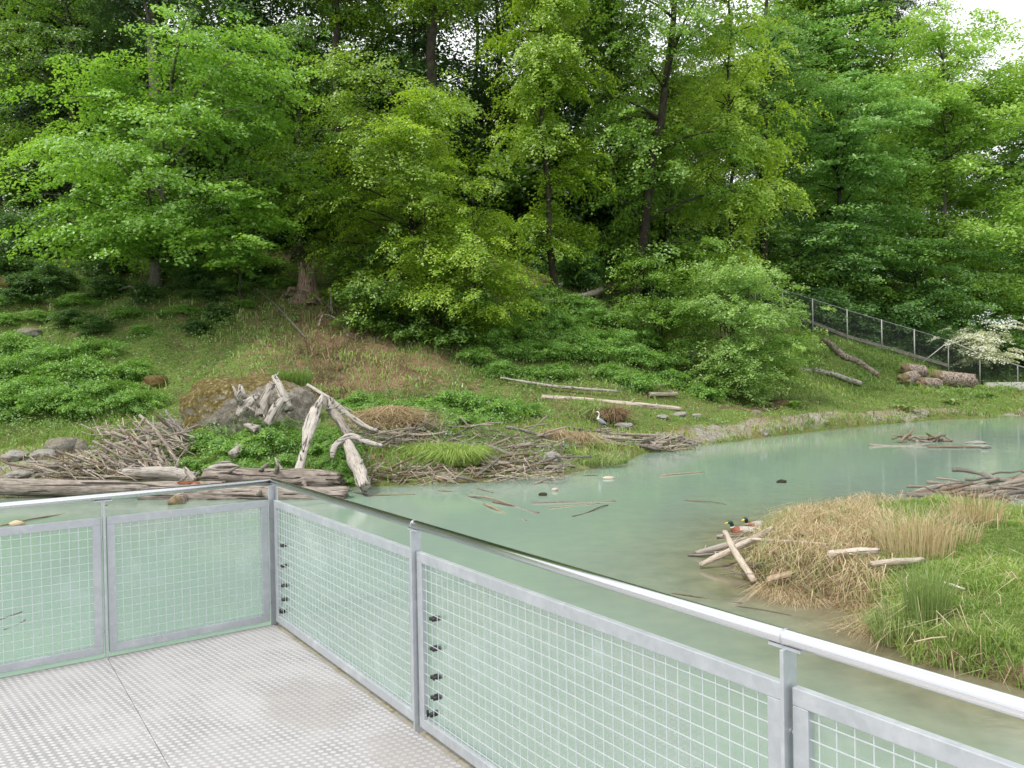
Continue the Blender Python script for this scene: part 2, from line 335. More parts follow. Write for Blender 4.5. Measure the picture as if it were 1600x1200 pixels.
# ------------------------------------------------------------------ terrain
# bank and hillside profile: for bearings given as picture columns, breaklines by distance and height
def c_(px, edge, lst):
    ed = HC * F / (edge - yh(px)); return px, [(ed, 0.0)] + [(d, HC - (y - yh(px)) * d / F) for y, d in lst]
cols = [
 c_(0, 772, [(754, 20.9), (715, 24), (690, 28), (660, 31), (585, 35), (480, 41), (405, 46), (343, 52)]),
 c_(250, 768, [(749, 20.8), (700, 24), (672, 28), (655, 30), (595, 34), (500, 39), (425, 44), (352, 52)]),
 c_(400, 766, [(747, 20.6), (690, 22.5), (662, 25), (628, 29), (575, 33), (500, 39), (430, 44), (362, 52)]),
 c_(520, 764, [(742, 20.6), (690, 22.5), (652, 26), (622, 30), (575, 34), (510, 39), (440, 44), (372, 52)]),
 c_(650, 757, [(727, 22), (685, 25), (644, 29), (612, 32), (562, 36), (505, 40), (440, 45), (380, 53)]),
 c_(780, 750, [(722, 22.6), (688, 25), (655, 29), (622, 33), (580, 36.5), (520, 40.5), (455, 45), (385, 54)]),
 c_(880, 741, [(718, 23.4), (700, 25.5), (660, 29.5), (628, 33), (590, 36.5), (520, 41), (455, 46), (385, 57)]),
 c_(965, 724, [(712, 25.2), (700, 27), (665, 30.5), (632, 34), (598, 37), (535, 41.5), (470, 47), (400, 60)]),
 c_(1010, 708, [(698, 28), (680, 29.6), (655, 32), (634, 34.5), (602, 38), (545, 42), (485, 47.5), (405, 63)]),
 c_(1150, 690, [(672, 32.5), (652, 34), (640, 36.5), (628, 39), (606, 43), (560, 48), (505, 55), (425, 75)]),
 c_(1300, 671, [(660, 36.8), (645, 38.6), (632, 41), (620, 44), (596, 48), (558, 53), (524, 58), (470, 78)]),
 c_(1450, 657, [(650, 42.3), (639, 44), (629, 46.5), (614, 50), (600, 53), (585, 56), (566, 59), (540, 85)]),
 c_(1540, 653.5, [(648, 44), (640, 45.5), (630, 48), (618, 51), (609, 54), (603, 56.5), (599, 60), (580, 90)]),
 c_(1700, 646, [(642, 46.5), (634, 48.5), (626, 51), (615, 55), (606, 58), (600, 61), (596, 65), (585, 95)])]
CP = np.array([c[0] for c in cols], float); CD = np.array([[p[0] for p in c[1]] for c in cols]); CZ = np.array([[p[1] for p in c[1]] for c in cols])
bank_px = [(2300, 1230), (1760, 1130), (1600, 1080), (1510, 1055), (1440, 1030), (1385, 1000), (1362, 968), (1300, 948), (1235, 930), (1175, 905), (1165, 870), (1195, 838), (1215, 826), (1300, 815), (1400, 806), (1470, 800), (1520, 812), (1600, 820), (1760, 822), (2400, 840)]
BANK = np.array([onz(x, y)[:2] for x, y in bank_px])
def poly_sd(X, Y, P):
    d = np.full(X.shape, 1e9); ins = np.zeros(X.shape, bool); n = len(P)
    for i in range(n):
        a, b = P[i], P[(i + 1) % n]; e = b - a; w0, w1 = X - a[0], Y - a[1]
        t = np.clip((w0 * e[0] + w1 * e[1]) / (e @ e), 0, 1); d = np.minimum(d, np.hypot(w0 - e[0] * t, w1 - e[1] * t))
        c = ((a[1] > Y) != (b[1] > Y)) & (X < (b[0] - a[0]) * (Y - a[1]) / (b[1] - a[1] + 1e-12) + a[0]); ins ^= c
    return np.where(ins, d, -d)
def vnoise(X, Y, s, seed=0):
    x, y = X / s + seed * 17.3, Y / s + seed * 9.1; xi, yi = np.floor(x), np.floor(y); fx, fy = x - xi, y - yi
    fx, fy = fx * fx * (3 - 2 * fx), fy * fy * (3 - 2 * fy)
    h = lambda a, b: np.modf(np.abs(np.sin(a * 127.1 + b * 311.7 + seed) * 43758.5453))[0]
    return (h(xi, yi) * (1 - fx) + h(xi + 1, yi) * fx) * (1 - fy) + (h(xi, yi + 1) * (1 - fx) + h(xi + 1, yi + 1) * fx) * fy
def far_h(X, Y):
    X = np.asarray(X, float); Y = np.asarray(Y, float)
    px = np.clip(800 + F * X / np.maximum(Y, 8), 0, 1700)
    i = np.clip(np.searchsorted(CP, px) - 1, 0, len(CP) - 2); t = (px - CP[i]) / (CP[i + 1] - CP[i]); t = np.clip(t, 0, 1)
    D = CD[i] * (1 - t[..., None]) + CD[i + 1] * t[..., None]; Z = CZ[i] * (1 - t[..., None]) + CZ[i + 1] * t[..., None]
    z = np.full(X.shape, 0.0); wob = (vnoise(X, Y, 1.3, 3) - .5) * .5 + (vnoise(X, Y, .5, 5) - .5) * .25
    Yw = Y + wob
    z = np.where(Yw < D[..., 0], -np.minimum((D[..., 0] - Yw) * .45, 1.2), z)
    for k in range(D.shape[-1] - 1):
        m_ = (Yw >= D[..., k]) & (Yw < D[..., k + 1])
        z = np.where(m_, Z[..., k] + (Z[..., k + 1] - Z[..., k]) * (Yw - D[..., k]) / (D[..., k + 1] - D[..., k]), z)
    z = np.where(Yw >= D[..., -1], Z[..., -1] + np.minimum(Yw - D[..., -1], 60) * .015, z)
    hill = np.clip((Y - 26) / 12, 0, 1)
    z = z + np.where(z > 0, (vnoise(X, Y, 3.1, 1) - .5) * .55 * hill + (vnoise(X, Y, 1.1, 2) - .5) * (.06 + .22 * hill), 0)
    return z, Yw - D[..., 0], Y
def near_h(X, Y):
    sd = poly_sd(X, Y, BANK) + (vnoise(X, Y, .5, 9) - .5) * .25 + (vnoise(X, Y, .17, 8) - .5) * .08
    h = np.where(sd > 0, .36 * (1 - np.exp(-sd / .22)) + .05 * np.minimum(sd, 3), np.maximum(sd * .55, -1.2))
    return h + np.where(sd > .1, (vnoise(X, Y, .8, 4) - .5) * .12, 0), sd
def ground_z(x, y):
    a = float(far_h(np.array([x]), np.array([y]))[0][0])
    if y < 16.5: a = -1.2
    b = float(near_h(np.array([x]), np.array([y]))[0][0]) if y < 20 else -9
    return max(a, b)
def GZ(X, Y):
    a = far_h(X, Y)[0]; a = np.where(Y < 16.5, -1.2, a); b = near_h(X, Y)[0]; b = np.where(Y < 20, b, -9); return np.maximum(a, b)
def hit(px, py, ymin=15, ymax=110):
    """the point of the ground seen at a picture position"""
    d = ray(px, py); ys = np.arange(ymin, ymax, .08); X = d[0] / d[1] * ys; Z = HC + d[2] / d[1] * ys
    g = np.maximum(GZ(X, ys), 0); k = np.argmax(Z <= g); k = k if Z[k] <= g[k] else len(ys) - 1
    return Vector((X[k], ys[k], float(g[k])))

def grid_sheet(name, xs, ys, zf, material):
    X, Y = np.meshgrid(xs, ys); Z = zf(X, Y); V = np.stack([X, Y, Z], -1).reshape(-1, 3); nx, ny = len(xs), len(ys)
    i = (np.arange(ny - 1)[:, None] * nx + np.arange(nx - 1)[None]).ravel()
    return np_mesh(name, V, np.stack([i, i + 1, i + nx + 1, i + nx], 1), material, None, True), X.ravel(), Y.ravel(), Z.ravel()
def setattr_pt(me, name, vals):
    a = me.attributes.new(name, 'FLOAT', 'POINT'); a.data.foreach_set('value', np.ascontiguousarray(vals, dtype=np.float32))

m, nt, out = mat('ground'); p = pos(nt)
n1 = nz(nt, 1.6, 6, .7, p); n2 = nz(nt, 9, 6, .75, p); n3 = nz(nt, .45, 4, .6, p); n4 = nz(nt, 28, 4, .7, p)
soil = ramp(nt, n2, [(.3, (.035, .026, .015)), (.5, (.09, .066, .038)), (.68, (.20, .145, .085))])
litter = ramp(nt, n4, [(.32, (.11, .07, .04)), (.5, (.25, .17, .10)), (.66, (.40, .30, .19))])
green = ramp(nt, n2, [(.3, (.06, .10, .022)), (.5, (.14, .20, .05)), (.7, (.24, .30, .09))])
vo = nd(nt, 'ShaderNodeTexVoronoi', Scale=7.0); nt.links.new(p, vo.inputs[0])
_g = mixc(nt, ramp(nt, vo.outputs['Distance'], [(.35, 0), (.8, .7)]), ramp(nt, n2, [(.3, (.30, .285, .235)), (.7, (.50, .48, .42))]), (.22, .20, .16))
grav = mixc(nt, ramp(nt, n3, [(.40, 0), (.62, .7)]), _g, (.27, .23, .13)); sand = ramp(nt, n2, [(.3, (.29, .25, .18)), (.7, (.46, .41, .32))])
col = mixc(nt, ramp(nt, n3, [(.42, 0), (.6, 1)]), soil, litter)
col = mixc(nt, ramp(nt, math_(nt, 'ADD', attr(nt, 'grass'), math_(nt, 'MULTIPLY', math_(nt, 'SUBTRACT', n1, .5), .9)), [(.40, 0), (.62, 1)]), col, green)
gr2 = mixc(nt, ramp(nt, n1, [(.5, 0), (.68, 1)]), grav, sand)
col = mixc(nt, ramp(nt, math_(nt, 'ADD', attr(nt, 'gravel'), math_(nt, 'MULTIPLY', math_(nt, 'SUBTRACT', n1, .5), .8)), [(.42, 0), (.58, 1)]), col, gr2)
mossy = math_(nt, 'MULTIPLY', ramp(nt, n3, [(.50, 0), (.60, 1)]), math_(nt, 'MULTIPLY', attr(nt, 'gravel'), .55))
col = mixc(nt, mossy, col, ramp(nt, n2, [(.3, (.15, .13, .03)), (.7, (.30, .26, .07))]))
pbr(nt, out, col, .95, 0, bump(nt, math_(nt, 'ADD', n2, n4), .8, .08), .1); M['ground'] = m

def zones(X, Y):
    """how green and how stony the ground is"""
    px = 800 + F * X / np.maximum(Y, 6); z, de, _ = far_h(X, Y)
    gravel = np.zeros(X.shape); grass = np.full(X.shape, .58)
    strip = np.clip(1 - np.abs(de - 1.2) / 2.0, 0, 1)
    gravel = np.where(px > 985, strip * np.clip((px - 985) / 40, 0, 1) * .88, gravel)
    gravel = np.where((px < 140) & (Y < 26), .95, gravel)
    gravel = np.where((px > 640) & (px < 985) & (de < 1.5), .45, gravel)
    band = (px > 985) & (de >= 2.4) & (de < 7.5); grass = np.where(band, 1.0, grass)
    grass = np.where((px > 1180) & (de > 4.5), .95, grass)
    grass = np.where((px < 260) & (Y < 38), .8, grass)
    grass = np.where((px > 250) & (px < 560) & (Y < 24), .7, grass)
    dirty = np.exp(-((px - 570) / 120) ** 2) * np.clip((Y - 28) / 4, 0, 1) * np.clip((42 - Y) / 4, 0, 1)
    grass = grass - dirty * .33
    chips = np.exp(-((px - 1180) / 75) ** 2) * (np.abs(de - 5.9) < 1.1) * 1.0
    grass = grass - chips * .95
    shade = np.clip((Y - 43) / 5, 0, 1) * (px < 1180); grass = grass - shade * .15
    return grass, gravel
def gz_far(X, Y):
    return GZ(X, Y)
me, X, Y, Z = grid_sheet('ground', np.arange(-60, 64, .30), np.concatenate([np.arange(-2, 20, .3), np.arange(20, 64, .25), np.arange(64, 125, 1.5)]), lambda X, Y: np.where((Y < 20) & (near_h(X, Y)[0] > -1.15), -1.6, gz_far(X, Y)) , M['ground'])
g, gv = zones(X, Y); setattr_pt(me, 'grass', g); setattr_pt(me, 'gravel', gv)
tag(link('ground', me), kind='structure')
far_me, X, Y, Z = grid_sheet('distant_ground', np.linspace(-700, 700, 60), np.linspace(124.5, 900, 40), lambda X, Y: 8 + 0 * X, M['ground'])
setattr_pt(far_me, 'grass', np.full(X.shape, .5)); setattr_pt(far_me, 'gravel', np.zeros(X.shape)); tag(link('distant_ground', far_me), kind='structure')
# near bank on the right: a finer sheet of its own
me, X, Y, Z = grid_sheet('near_bank', np.arange(1.2, 26, .07), np.arange(2.4, 18.5, .07), lambda X, Y: np.maximum(near_h(X, Y)[0], -1.3), M['ground'])
sd = near_h(X, Y)[1]
setattr_pt(me, 'grass', np.where((sd < .12), .15, .85) - .5 * (800 + F * X / Y < 1370) ); setattr_pt(me, 'gravel', np.zeros(X.shape))
tag(link('near_bank', me), kind='structure')

# ------------------------------------------------------------------ water
m, nt, out = mat('glacial water'); p = pos(nt)
n3 = nz(nt, .16, 3, .55, stretch(nt, p, (1, .6, 1)), .8)
col = ramp(nt, n3, [(.30, (.205, .292, .240)), (.5, (.228, .325, .265)), (.72, (.250, .358, .282))])
col = mixc(nt, attr(nt, 'shallow'), col, ramp(nt, nz(nt, 2.5, 4, .6, p), [(.3, (.12, .105, .065)), (.7, (.22, .20, .13))]))
rip = nz(nt, 5, 3, .55, stretch(nt, p, (.5, 1.6, 1), (0, 0, R(12)))); big = nz(nt, .7, 2, .5, p)
h = math_(nt, 'MULTIPLY', rip, ramp(nt, big, [(.4, .35), (.65, 1)]))
q = pbr(nt, out, col, .07, 0, bump(nt, h, .18, .02), .5); q.inputs['IOR'].default_value = 1.33; M['water'] = m
me, X, Y, Z = grid_sheet('water', np.arange(-48, 60, .35), np.arange(-6, 50, .30), lambda X, Y: 0 * X, M['water'])
sdn = near_h(X, Y)[1]; de = far_h(X, Y)[1]
sh = np.exp(-np.clip(-sdn, 0, 9) / .75) * .85 + .62 * np.exp(-np.clip(-sdn, 0, 9) / 3.2)
sh = sh + .65 * np.exp(-np.clip(-de, 0, 50) / .5) + .6 * np.exp(-np.clip(-de, 0, 50) / 1.2) * (X < -5) * (Y > 12)
setattr_pt(me, 'shallow', np.clip(sh, 0, 1)); tag(link('water', me), kind='structure')

# ------------------------------------------------------------------ viewing platform
TH = 0.6127; C0 = Vector((-1.6864, 5.538, DECK))
rd = Vector((math.sin(TH), -math.cos(TH), 0)); ld = Vector((-math.cos(TH), -math.sin(TH), 0)); UP = Vector((0, 0, 1))
# local frame of the platform: x along the right rail (towards the viewer), y along the left rail, z up
rzp = math.atan2(rd.y, rd.x)
fx = Matrix((rd, ld, UP)).transposed()      # rd x ld = UP?
def plat_root(name, lbl, cat):
    o = bpy.data.objects.new(name, None); COL.objects.link(o); o.empty_display_size = .2
    lx = Matrix((rd, -ld, UP)).transposed().to_4x4(); o.matrix_world = Matrix.Translation(C0) @ lx
    return tag(o, lbl, cat)
# with y pointing to -ld the frame is right handed; helper flips the sign
pl = plat_root('viewing_platform', 'chequered aluminium deck of the viewing platform above the water', 'platform')
def Lp(x, y, z=0): return Vector((x, -y, z))
DW = 1.0557
for k in range(4):
    y0 = .012 if k == 0 else k * DW + .0015; y1 = (k + 1) * DW - .0015
    mb = MB(); yc = (y0 + y1) / 2
    mb.box(Lp(3.9, yc, -.004), (7.8 - .0 - .02, 0, 0), (0, y1 - y0, 0), (0, 0, .008), M['plate'])
    o = mb.build('deck_plate', pl, False)
    # (plates run parallel to the right rail)
def fix_plates():
    pass
mb = MB(); mb.box(Lp(3.9, -.032, -.016), (7.9, 0, 0), (0, .078, 0), (0, 0, .012), M['gutter']); mb.build('gutter_strip', pl, False)
mb = MB(); mb.box(Lp(3.9, .03, -.13), (7.9, 0, 0), (0, .06, 0), (0, 0, .20), M['galv']); mb.box(Lp(.05, 2.1, -.13), (.06, 0, 0), (0, 4.0, 0), (0, 0, .20), M['galv'])
mb.box(Lp(3.9, 2.1, -.13), (7.9, 0, 0), (0, .08, 0), (0, 0, .18), M['galv']); mb.build('support_beam', pl, False)
mb = MB(); mb.box(Lp(-.012, 2.1, -.012), (.024, 0, 0), (0, 4.2, 0), (0, 0, .010), M['gutter']); mb.build('edge_strip', pl, False)
for (a, b) in ((.4, .4), (.4, 3.6), (7.4, .4), (7.4, 3.6)):
    mb = MB(); mb.tube([Lp(a, b, -3.0), Lp(a, b, -.24)], .09, M['galvpost'], 16); mb.build('support_post', pl)

rl = plat_root('railing', 'galvanised mesh railing with polished steel handrail around the platform corner', 'railing')
HT = 1.0; PTP, PB = .8711, .0267
mb = MB(); r_ = .0212
mb.tube([Lp(-.0, 0, HT), Lp(8.0, 0, HT)], r_, M['steel'], 24); mb.build('handrail', rl)
mb = MB(); mb.tube([Lp(0, 0, HT + .0005), Lp(0, 5.2, HT + .0005)], r_, M['steel'], 24); mb.build('handrail', rl)
for s in (2.092, 4.18, 6.27):
    mb = MB(); mb.tube([Lp(s - .002, 0, HT), Lp(s + .002, 0, HT)], r_ + .0012, M['galvpost'], 24); mb.build('rail_joint', rl)
def post(side, s):
    mb = MB()
    c = (lambda a, b, z: Lp(a, b, z)) if side > 0 else (lambda a, b, z: Lp(b, a, z))
    ex = lambda v: (v, 0, 0) if side > 0 else (0, v, 0)
    ey = lambda v: (0, v, 0) if side > 0 else (v, 0, 0)
    mb.box(c(s, -.008, (HT - .03 - .22) / 2), ex(.012), ey(.060), (0, 0, HT - .03 + .22), M['galvpost'])
    o = bevel(mb.build('post', rl, False), .002)
    mb = MB(); mb.box(c(s, -.004, HT - .0255), ex(.10), ey(.028), (0, 0, .009), M['galvpost']); mb.build('saddle_plate', o, False)
    return o
for s in (2.0917, 4.1835, 6.27, 7.9): post(1, s)
for s in (1.0557, 2.111, 3.167, 4.22, 5.15): post(-1, s)
mb = MB(); mb.box(Lp(-.006, -.03, (HT - .03 - .22) / 2), (.062, 0, 0), (0, .010, 0), (0, 0, HT + .19), M['galvpost'])
mb.box(Lp(-.03, -.004, (HT - .034 - .22) / 2), (.010, 0, 0), (0, .040, 0), (0, 0, HT + .186), M['galvpost'])
bevel(mb.build('post', rl, False), .002)
def panel(side, s0, s1, clips=False):
    c = (lambda a, b, z: Lp(a, b, z)) if side > 0 else (lambda a, b, z: Lp(b, a, z))
    ex = lambda v: (v, 0, 0) if side > 0 else (0, v, 0)
    ey = lambda v: (0, v, 0) if side > 0 else (v, 0, 0)
    fw, ft, q = .048, .026, -.013
    p_ = empty('mesh_panel', c((s0 + s1) / 2, 0, 0), 0, rl)
    off = c((s0 + s1) / 2, 0, 0)
    class _M(MB):
        def box(s, cc, *a): MB.box(s, Vector(cc) - off, *a)
        def tube(s, pts, *a, **k): MB.tube(s, [Vector(x) - off for x in pts], *a, **k)
    mb = _M(); zc = (PTP + PB) / 2; H_ = PTP - PB
    mb.box(c((s0 + s1) / 2, q, PTP - fw / 2), ex(s1 - s0), ey(ft), (0, 0, fw), M['galv'])
    mb.box(c((s0 + s1) / 2, q, PB + fw / 2), ex(s1 - s0), ey(ft), (0, 0, fw), M['galv'])
    for s in (s0 + fw / 2, s1 - fw / 2): mb.box(c(s, q, zc), ex(fw), ey(ft), (0, 0, H_ - 2 * fw), M['galv'])
    bevel(mb.build('panel_frame', p_, False), .0025)
    mb = _M(); w = .0027; x = s0 + fw + .025
    while x < s1 - fw: mb.box(c(x, q + .002, zc), ex(w), ey(w), (0, 0, H_ - 1.6 * fw), M['wire']); x += .05
    z = PB + fw + .022
    while z < PTP - fw: mb.box(c((s0 + s1) / 2, q + .0056, z), ex(s1 - s0 - 1.6 * fw), ey(w), (0, 0, w), M['wire']); z += .05
    mb.build('wire_mesh', p_, False)
    mb = _M(); mb.box(c((s0 + s1) / 2, q - .022, zc - .02), ex(s1 - s0 - .012), ey(.004), (0, 0, H_ - .0), M['pane']); mb.build('acrylic_pane', p_, False)
    for s in (s0, s1):
        for z in (PTP - .125, PB + .13):
            mb = _M(); a = -1 if s == s0 else 1
            mb.tube([c(s - a * .002, q, z), c(s + a * .012, q, z)], [.009, .007], M['steel'], 10); mb.build('bolt', p_)
    if clips:
        for z in (.575, .435, .30, .205):
            mb = _M(); 
            for dx in (-.011, .011):
                mb.tube([c(s0 + .13 + dx, q + .012, z), c(s0 + .13 + dx, q - .03, z)], [.009, .0105], M['rubber'], 10)
            mb.build('rubber_clip', p_)
        mb = _M(); mb.tube([c(s0 + .105, q + .012, .115), c(s0 + .105, q - .03, .12)], [.012, .014], M['rubber'], 10)
        mb.box(c(s0 + .078, q + .010, .115), ex(.008), ey(.008), (0, 0, .03), M['rubber']); mb.build('rubber_clip', p_)
panel(1, .030, 2.0917 - .016, True); panel(1, 2.0917 + .016, 4.1835 - .016, True); panel(1, 4.1835 + .016, 6.27 - .016); panel(1, 6.286, 7.88)
panel(-1, .030, 1.0557 - .016); panel(-1, 1.0557 + .016, 2.111 - .016); panel(-1, 2.127, 3.151); panel(-1, 3.183, 4.204)

# ------------------------------------------------------------------ trees
def bez(a, b, c, n):
    t = np.linspace(0, 1, n)[:, None]; a, b, c = (np.array(q, float) for q in (a, b, c))
    return a * (1 - t) ** 2 + 2 * b * t * (1 - t) + c * t * t
def make_tree(seed, lean, H, tr, cc, rad, zlo, zhi, nl, per, lsize, leafmat, barkmat, flat=.22, droop=.35, spray=.95, limbs=26, tone=.5, asp=.62, shell=.55, stems=1, lobes=.28, tube_limbs=True, name='tree'):
    """local frame: trunk foot at 0. lean: xy of the trunk top; cc: crown axis xy; rad: crown radius; nl sprays of per leaves"""
    rg = np.random.default_rng(seed); mb = MB(); top = np.array([lean[0], lean[1], H])
    trunks = []
    for s in range(stems):
        if stems == 1: tp = top; ft = np.zeros(3)
        else:
            a = rg.uniform(0, 6.28); tp = top + np.array([math.cos(a), math.sin(a), 0]) * rad * .55 * rg.uniform(.3, 1); tp[2] *= rg.uniform(.7, 1); ft = np.array([math.cos(a), math.sin(a), 0]) * .12
        mid = ft * .5 + tp * .5 + rg.normal(size=3) * np.array([.02, .02, 0]) * H
        P = bez(ft - np.array([0, 0, .4]), mid, tp, 14); P[1:-1] += rg.normal(size=(12, 3)) * .012 * H * .35
        t = np.linspace(0, 1, 14); rr = tr * (1 - .78 * t); 
        if stems == 1: rr[0] *= 1.9; rr[1] *= 1.18
        mb.tube(P, list(rr), barkmat, 10 if stems == 1 else 6, .08, seed=seed); trunks.append(P)
    C = np.array([cc[0], cc[1], (zlo + zhi) / 2]); hz = (zhi - zlo) / 2
    S = []; D = []; per_limb = max(3, nl // limbs)
    ph = rg.uniform(0, 6.28, 6)
    for i in range(limbs):
        az = i * 2.39996 + rg.uniform(-.5, .5); u = rg.uniform(-.96, .97)
        el = math.asin(u); lob = 1 + lobes * (math.sin(az * 2 + ph[0] + el * 2) * .5 + math.sin(az * 3 + ph[1] - el * 4) * .5) + rg.uniform(-.13, .13)
        prof = math.cos(el) ** .55
        e = C + np.array([math.cos(az) * rad * prof * lob, math.sin(az) * rad * prof * lob, u * hz])
        P = trunks[i % len(trunks)]; 
        z0 = min(max(e[2] - rg.uniform(.05, .35) * rad - .3, .12 * H), H * .96); k = int(np.argmin(abs(P[:, 2] - z0))); b0 = P[k]
        ln = np.linalg.norm(e - b0); mid = (b0 + e) / 2 + np.array([0, 0, .22 * ln]); lb = bez(b0, mid, e, 7)
        if tube_limbs: mb.tube(lb, list(np.linspace(max(.018, tr * .26), .010, 7)), barkmat, 5, seed=i)
        out_ = unit(np.array([e[0] - b0[0], e[1] - b0[1], 0.001]))
        for j in range(per_limb):
            t = rg.uniform(0, 1) ** shell * .98 + .04; p_ = (1 - t) ** 2 * b0 + 2 * t * (1 - t) * mid + t * t * e
            sp = .30 * rad * (.35 + .9 * t); off = rg.normal(size=3) * np.array([sp, sp, sp * .42]) * .62
            q = p_ + off; S.append(q); dd = unit(np.array([q[0] - C[0], q[1] - C[1], 0.0001]) * .7 + out_ * .5 + rg.normal(size=3) * .25); D.append(dd)
    S = np.array(S); D = np.array(D); D[:, 2] = 0; D = unit(D); n = len(S)
    Bv = np.stack([-D[:, 1], D[:, 0], np.zeros(n)], 1); sc = spray * rg.uniform(.55, 1.25, n)
    a = rg.uniform(-1, 1, (n, per)); b = rg.normal(size=(n, per)) * .42 * np.sqrt(np.clip(1 - a * a, .05, 1)) ; 
    dz = -droop * (a + .6) ** 2 * .45 - .25 * b * b + rg.normal(size=(n, per)) * flat * .32
    P = S[:, None] + D[:, None] * (a * sc[:, None])[..., None] + Bv[:, None] * (b * sc[:, None])[..., None]; P[..., 2] += dz * sc[:, None]
    nrm = np.array([0, 0, 1.]) + D[:, None] * (droop * (a + .6))[..., None] * .9 + rg.normal(size=(n, per, 3)) * .42
    spt = rg.normal(size=n) * .13
    tn = tone + spt[:, None] + rg.normal(size=(n, per)) * .17 + (.10 * a)  # outer leaves of each spray tinted lighter, sunlit edges put into the colour
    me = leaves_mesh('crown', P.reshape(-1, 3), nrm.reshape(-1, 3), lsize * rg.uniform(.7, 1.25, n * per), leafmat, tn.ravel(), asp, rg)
    return mb, me
def plant_tree(name, label, cat, foot, group=None, **kw):
    root = empty(name, foot); tag(root, label, cat, group)
    mb, me = make_tree(**kw); 
    mb.build('trunk' if kw.get('stems', 1) == 1 else 'stems', root); link('crown', me, root); return root
def feature(name, label, cat, bx, d, cx, hw, pt, pb, seed, leaf, dd=0, H=None, tr=.25, group=None, barkm='bark_dark', topx=None, byz=None, **kw):
    """a tree whose foot stands at bearing bx, distance d; crown cx +- hw between heights seen at pt and pb"""
    x = at(bx, 600, d).x; foot = Vector((x, d, ground_z(x, d) - .05)) if byz is None else Vector((x, d, byz))
    dc = d + dd; c = at(cx, 600, dc); r = hw * dc / F
    zt = at(cx, pt, dc).z - foot.z; zb = at(cx, pb, dc).z - foot.z
    H = H or zt * .93; tpx = at(topx if topx else cx, 600, dc).x - x
    return plant_tree(name, label, cat, foot, group, seed=seed, lean=(tpx * (1 if topx else .6), dd * .3), H=H, tr=tr, cc=(c.x - x, dc - d), rad=r, zlo=zb, zhi=zt, leafmat=L[leaf], barkmat=M[barkm], **kw)

feature('maple_tree', 'broad maple with large fresh green leaf layers overhanging the left slope', 'tree', 242, 42.5, 285, 190, 45, 425, 21, 'maple', -3.5, tr=.30, nl=760, per=84, lsize=.175, limbs=40, tone=.62, spray=1.0, flat=.42, droop=.6, lobes=.4, asp=.8, barkm='bark_grey')
feature('maple_tree', 'low maple bough crown of bright leaves beside the broken tree stump', 'tree', 378, 40, 385, 72, 300, 415, 22, 'maple', -1, tr=.07, nl=110, per=74, lsize=.20, limbs=14, tone=.72, spray=.9, asp=.8)
feature('hornbeam_tree', 'large dark green hornbeam reaching down the middle of the slope', 'tree', 655, 41.5, 618, 138, 100, 490, 23, 'hornbeam', -1.5, tr=.26, nl=700, per=88, lsize=.15, limbs=46, tone=.40, spray=.95, flat=.42, droop=.9, lobes=.4)
feature('hornbeam_tree', 'small hornbeam with bright yellow green sprays low beside the bramble slope', 'tree', 742, 38.5, 742, 92, 280, 510, 24, 'hornbeam', -1, tr=.10, nl=340, per=88, lsize=.12, limbs=30, tone=.72, spray=.7, flat=.45, droop=.7, lobes=.4)
feature('hornbeam_tree', 'slender young hornbeam whose yellow top stands out against darker foliage', 'tree', 668, 39, 662, 62, 125, 330, 25, 'hornbeam', -2.5, tr=.07, nl=170, per=84, lsize=.125, limbs=22, tone=.88, spray=.85)
feature('hornbeam_tree', 'hornbeam with hanging sprays right of the small bright hornbeam', 'tree', 868, 44.5, 868, 68, -190, 415, 26, 'hornbeam', -.5, tr=.20, nl=560, per=84, lsize=.18, limbs=50, tone=.62, spray=.85, droop=1.1, flat=.5, lobes=.4)
feature('leaning_tree', 'tall tree with a dark leaning trunk in the middle of the wood', 'tree', 988, 46, 1040, 118, -240, 430, 27, 'beech', -.5, tr=.36, topx=1085, nl=620, per=84, lsize=.17, limbs=50, tone=.62, spray=.95, flat=.42, droop=.9, lobes=.45, asp=.7)
feature('hornbeam_tree', 'pale yellow green tree with drooping edge right of the leaning trunk', 'tree', 1150, 47, 1158, 70, -150, 430, 28, 'lime', 0, tr=.17, nl=480, per=84, lsize=.19, limbs=50, tone=.6, spray=.9, droop=1.1, flat=.5, lobes=.4)
feature('willow_bush', 'rounded grey green willow bush at the foot of the slope', 'bush', 1150, 42, 1148, 84, 408, 622, 29, 'willow', -1, tr=.05, nl=760, per=80, lsize=.15, limbs=60, tone=.62, spray=.60, stems=7, flat=.55, asp=.5, lobes=.2, shell=.4)
feature('elder_bush', 'loose elder bush with arching twigs left of the willow bush', 'bush', 1035, 43, 1030, 58, 405, 545, 30, 'beech', -.5, tr=.05, nl=190, per=74, lsize=.13, limbs=24, tone=.7, spray=.7, stems=5, flat=.5)
feature('beech_tree', 'cool green layered beech standing behind the upper end of the fence', 'tree', 1320, 64, 1310, 118, 130, 500, 31, 'cool', 0, tr=.28, nl=760, per=80, lsize=.28, limbs=60, tone=.74, spray=1.5)
feature('locust_tree', 'tall feathery yellow green tree above the right end of the fence', 'tree', 1470, 68, 1490, 118, 15, 530, 32, 'locust', 0, tr=.30, nl=1000, per=80, lsize=.34, limbs=70, tone=.66, spray=1.6, flat=.5, asp=.5, barkm='bark_grey')
feature('ash_tree', 'light green tree at the right edge of the wood above the concrete wall', 'tree', 1640, 69, 1640, 110, 90, 560, 33, 'locust', 0, tr=.28, nl=760, per=80, lsize=.34, limbs=60, tone=.64, spray=1.6)
feature('beech_tree', 'high rounded beech behind the layered beech under the open sky', 'tree', 1290, 78, 1300, 100, -60, 330, 34, 'cool', 0, tr=.33, nl=640, per=76, lsize=.36, limbs=56, tone=.78, spray=1.9)
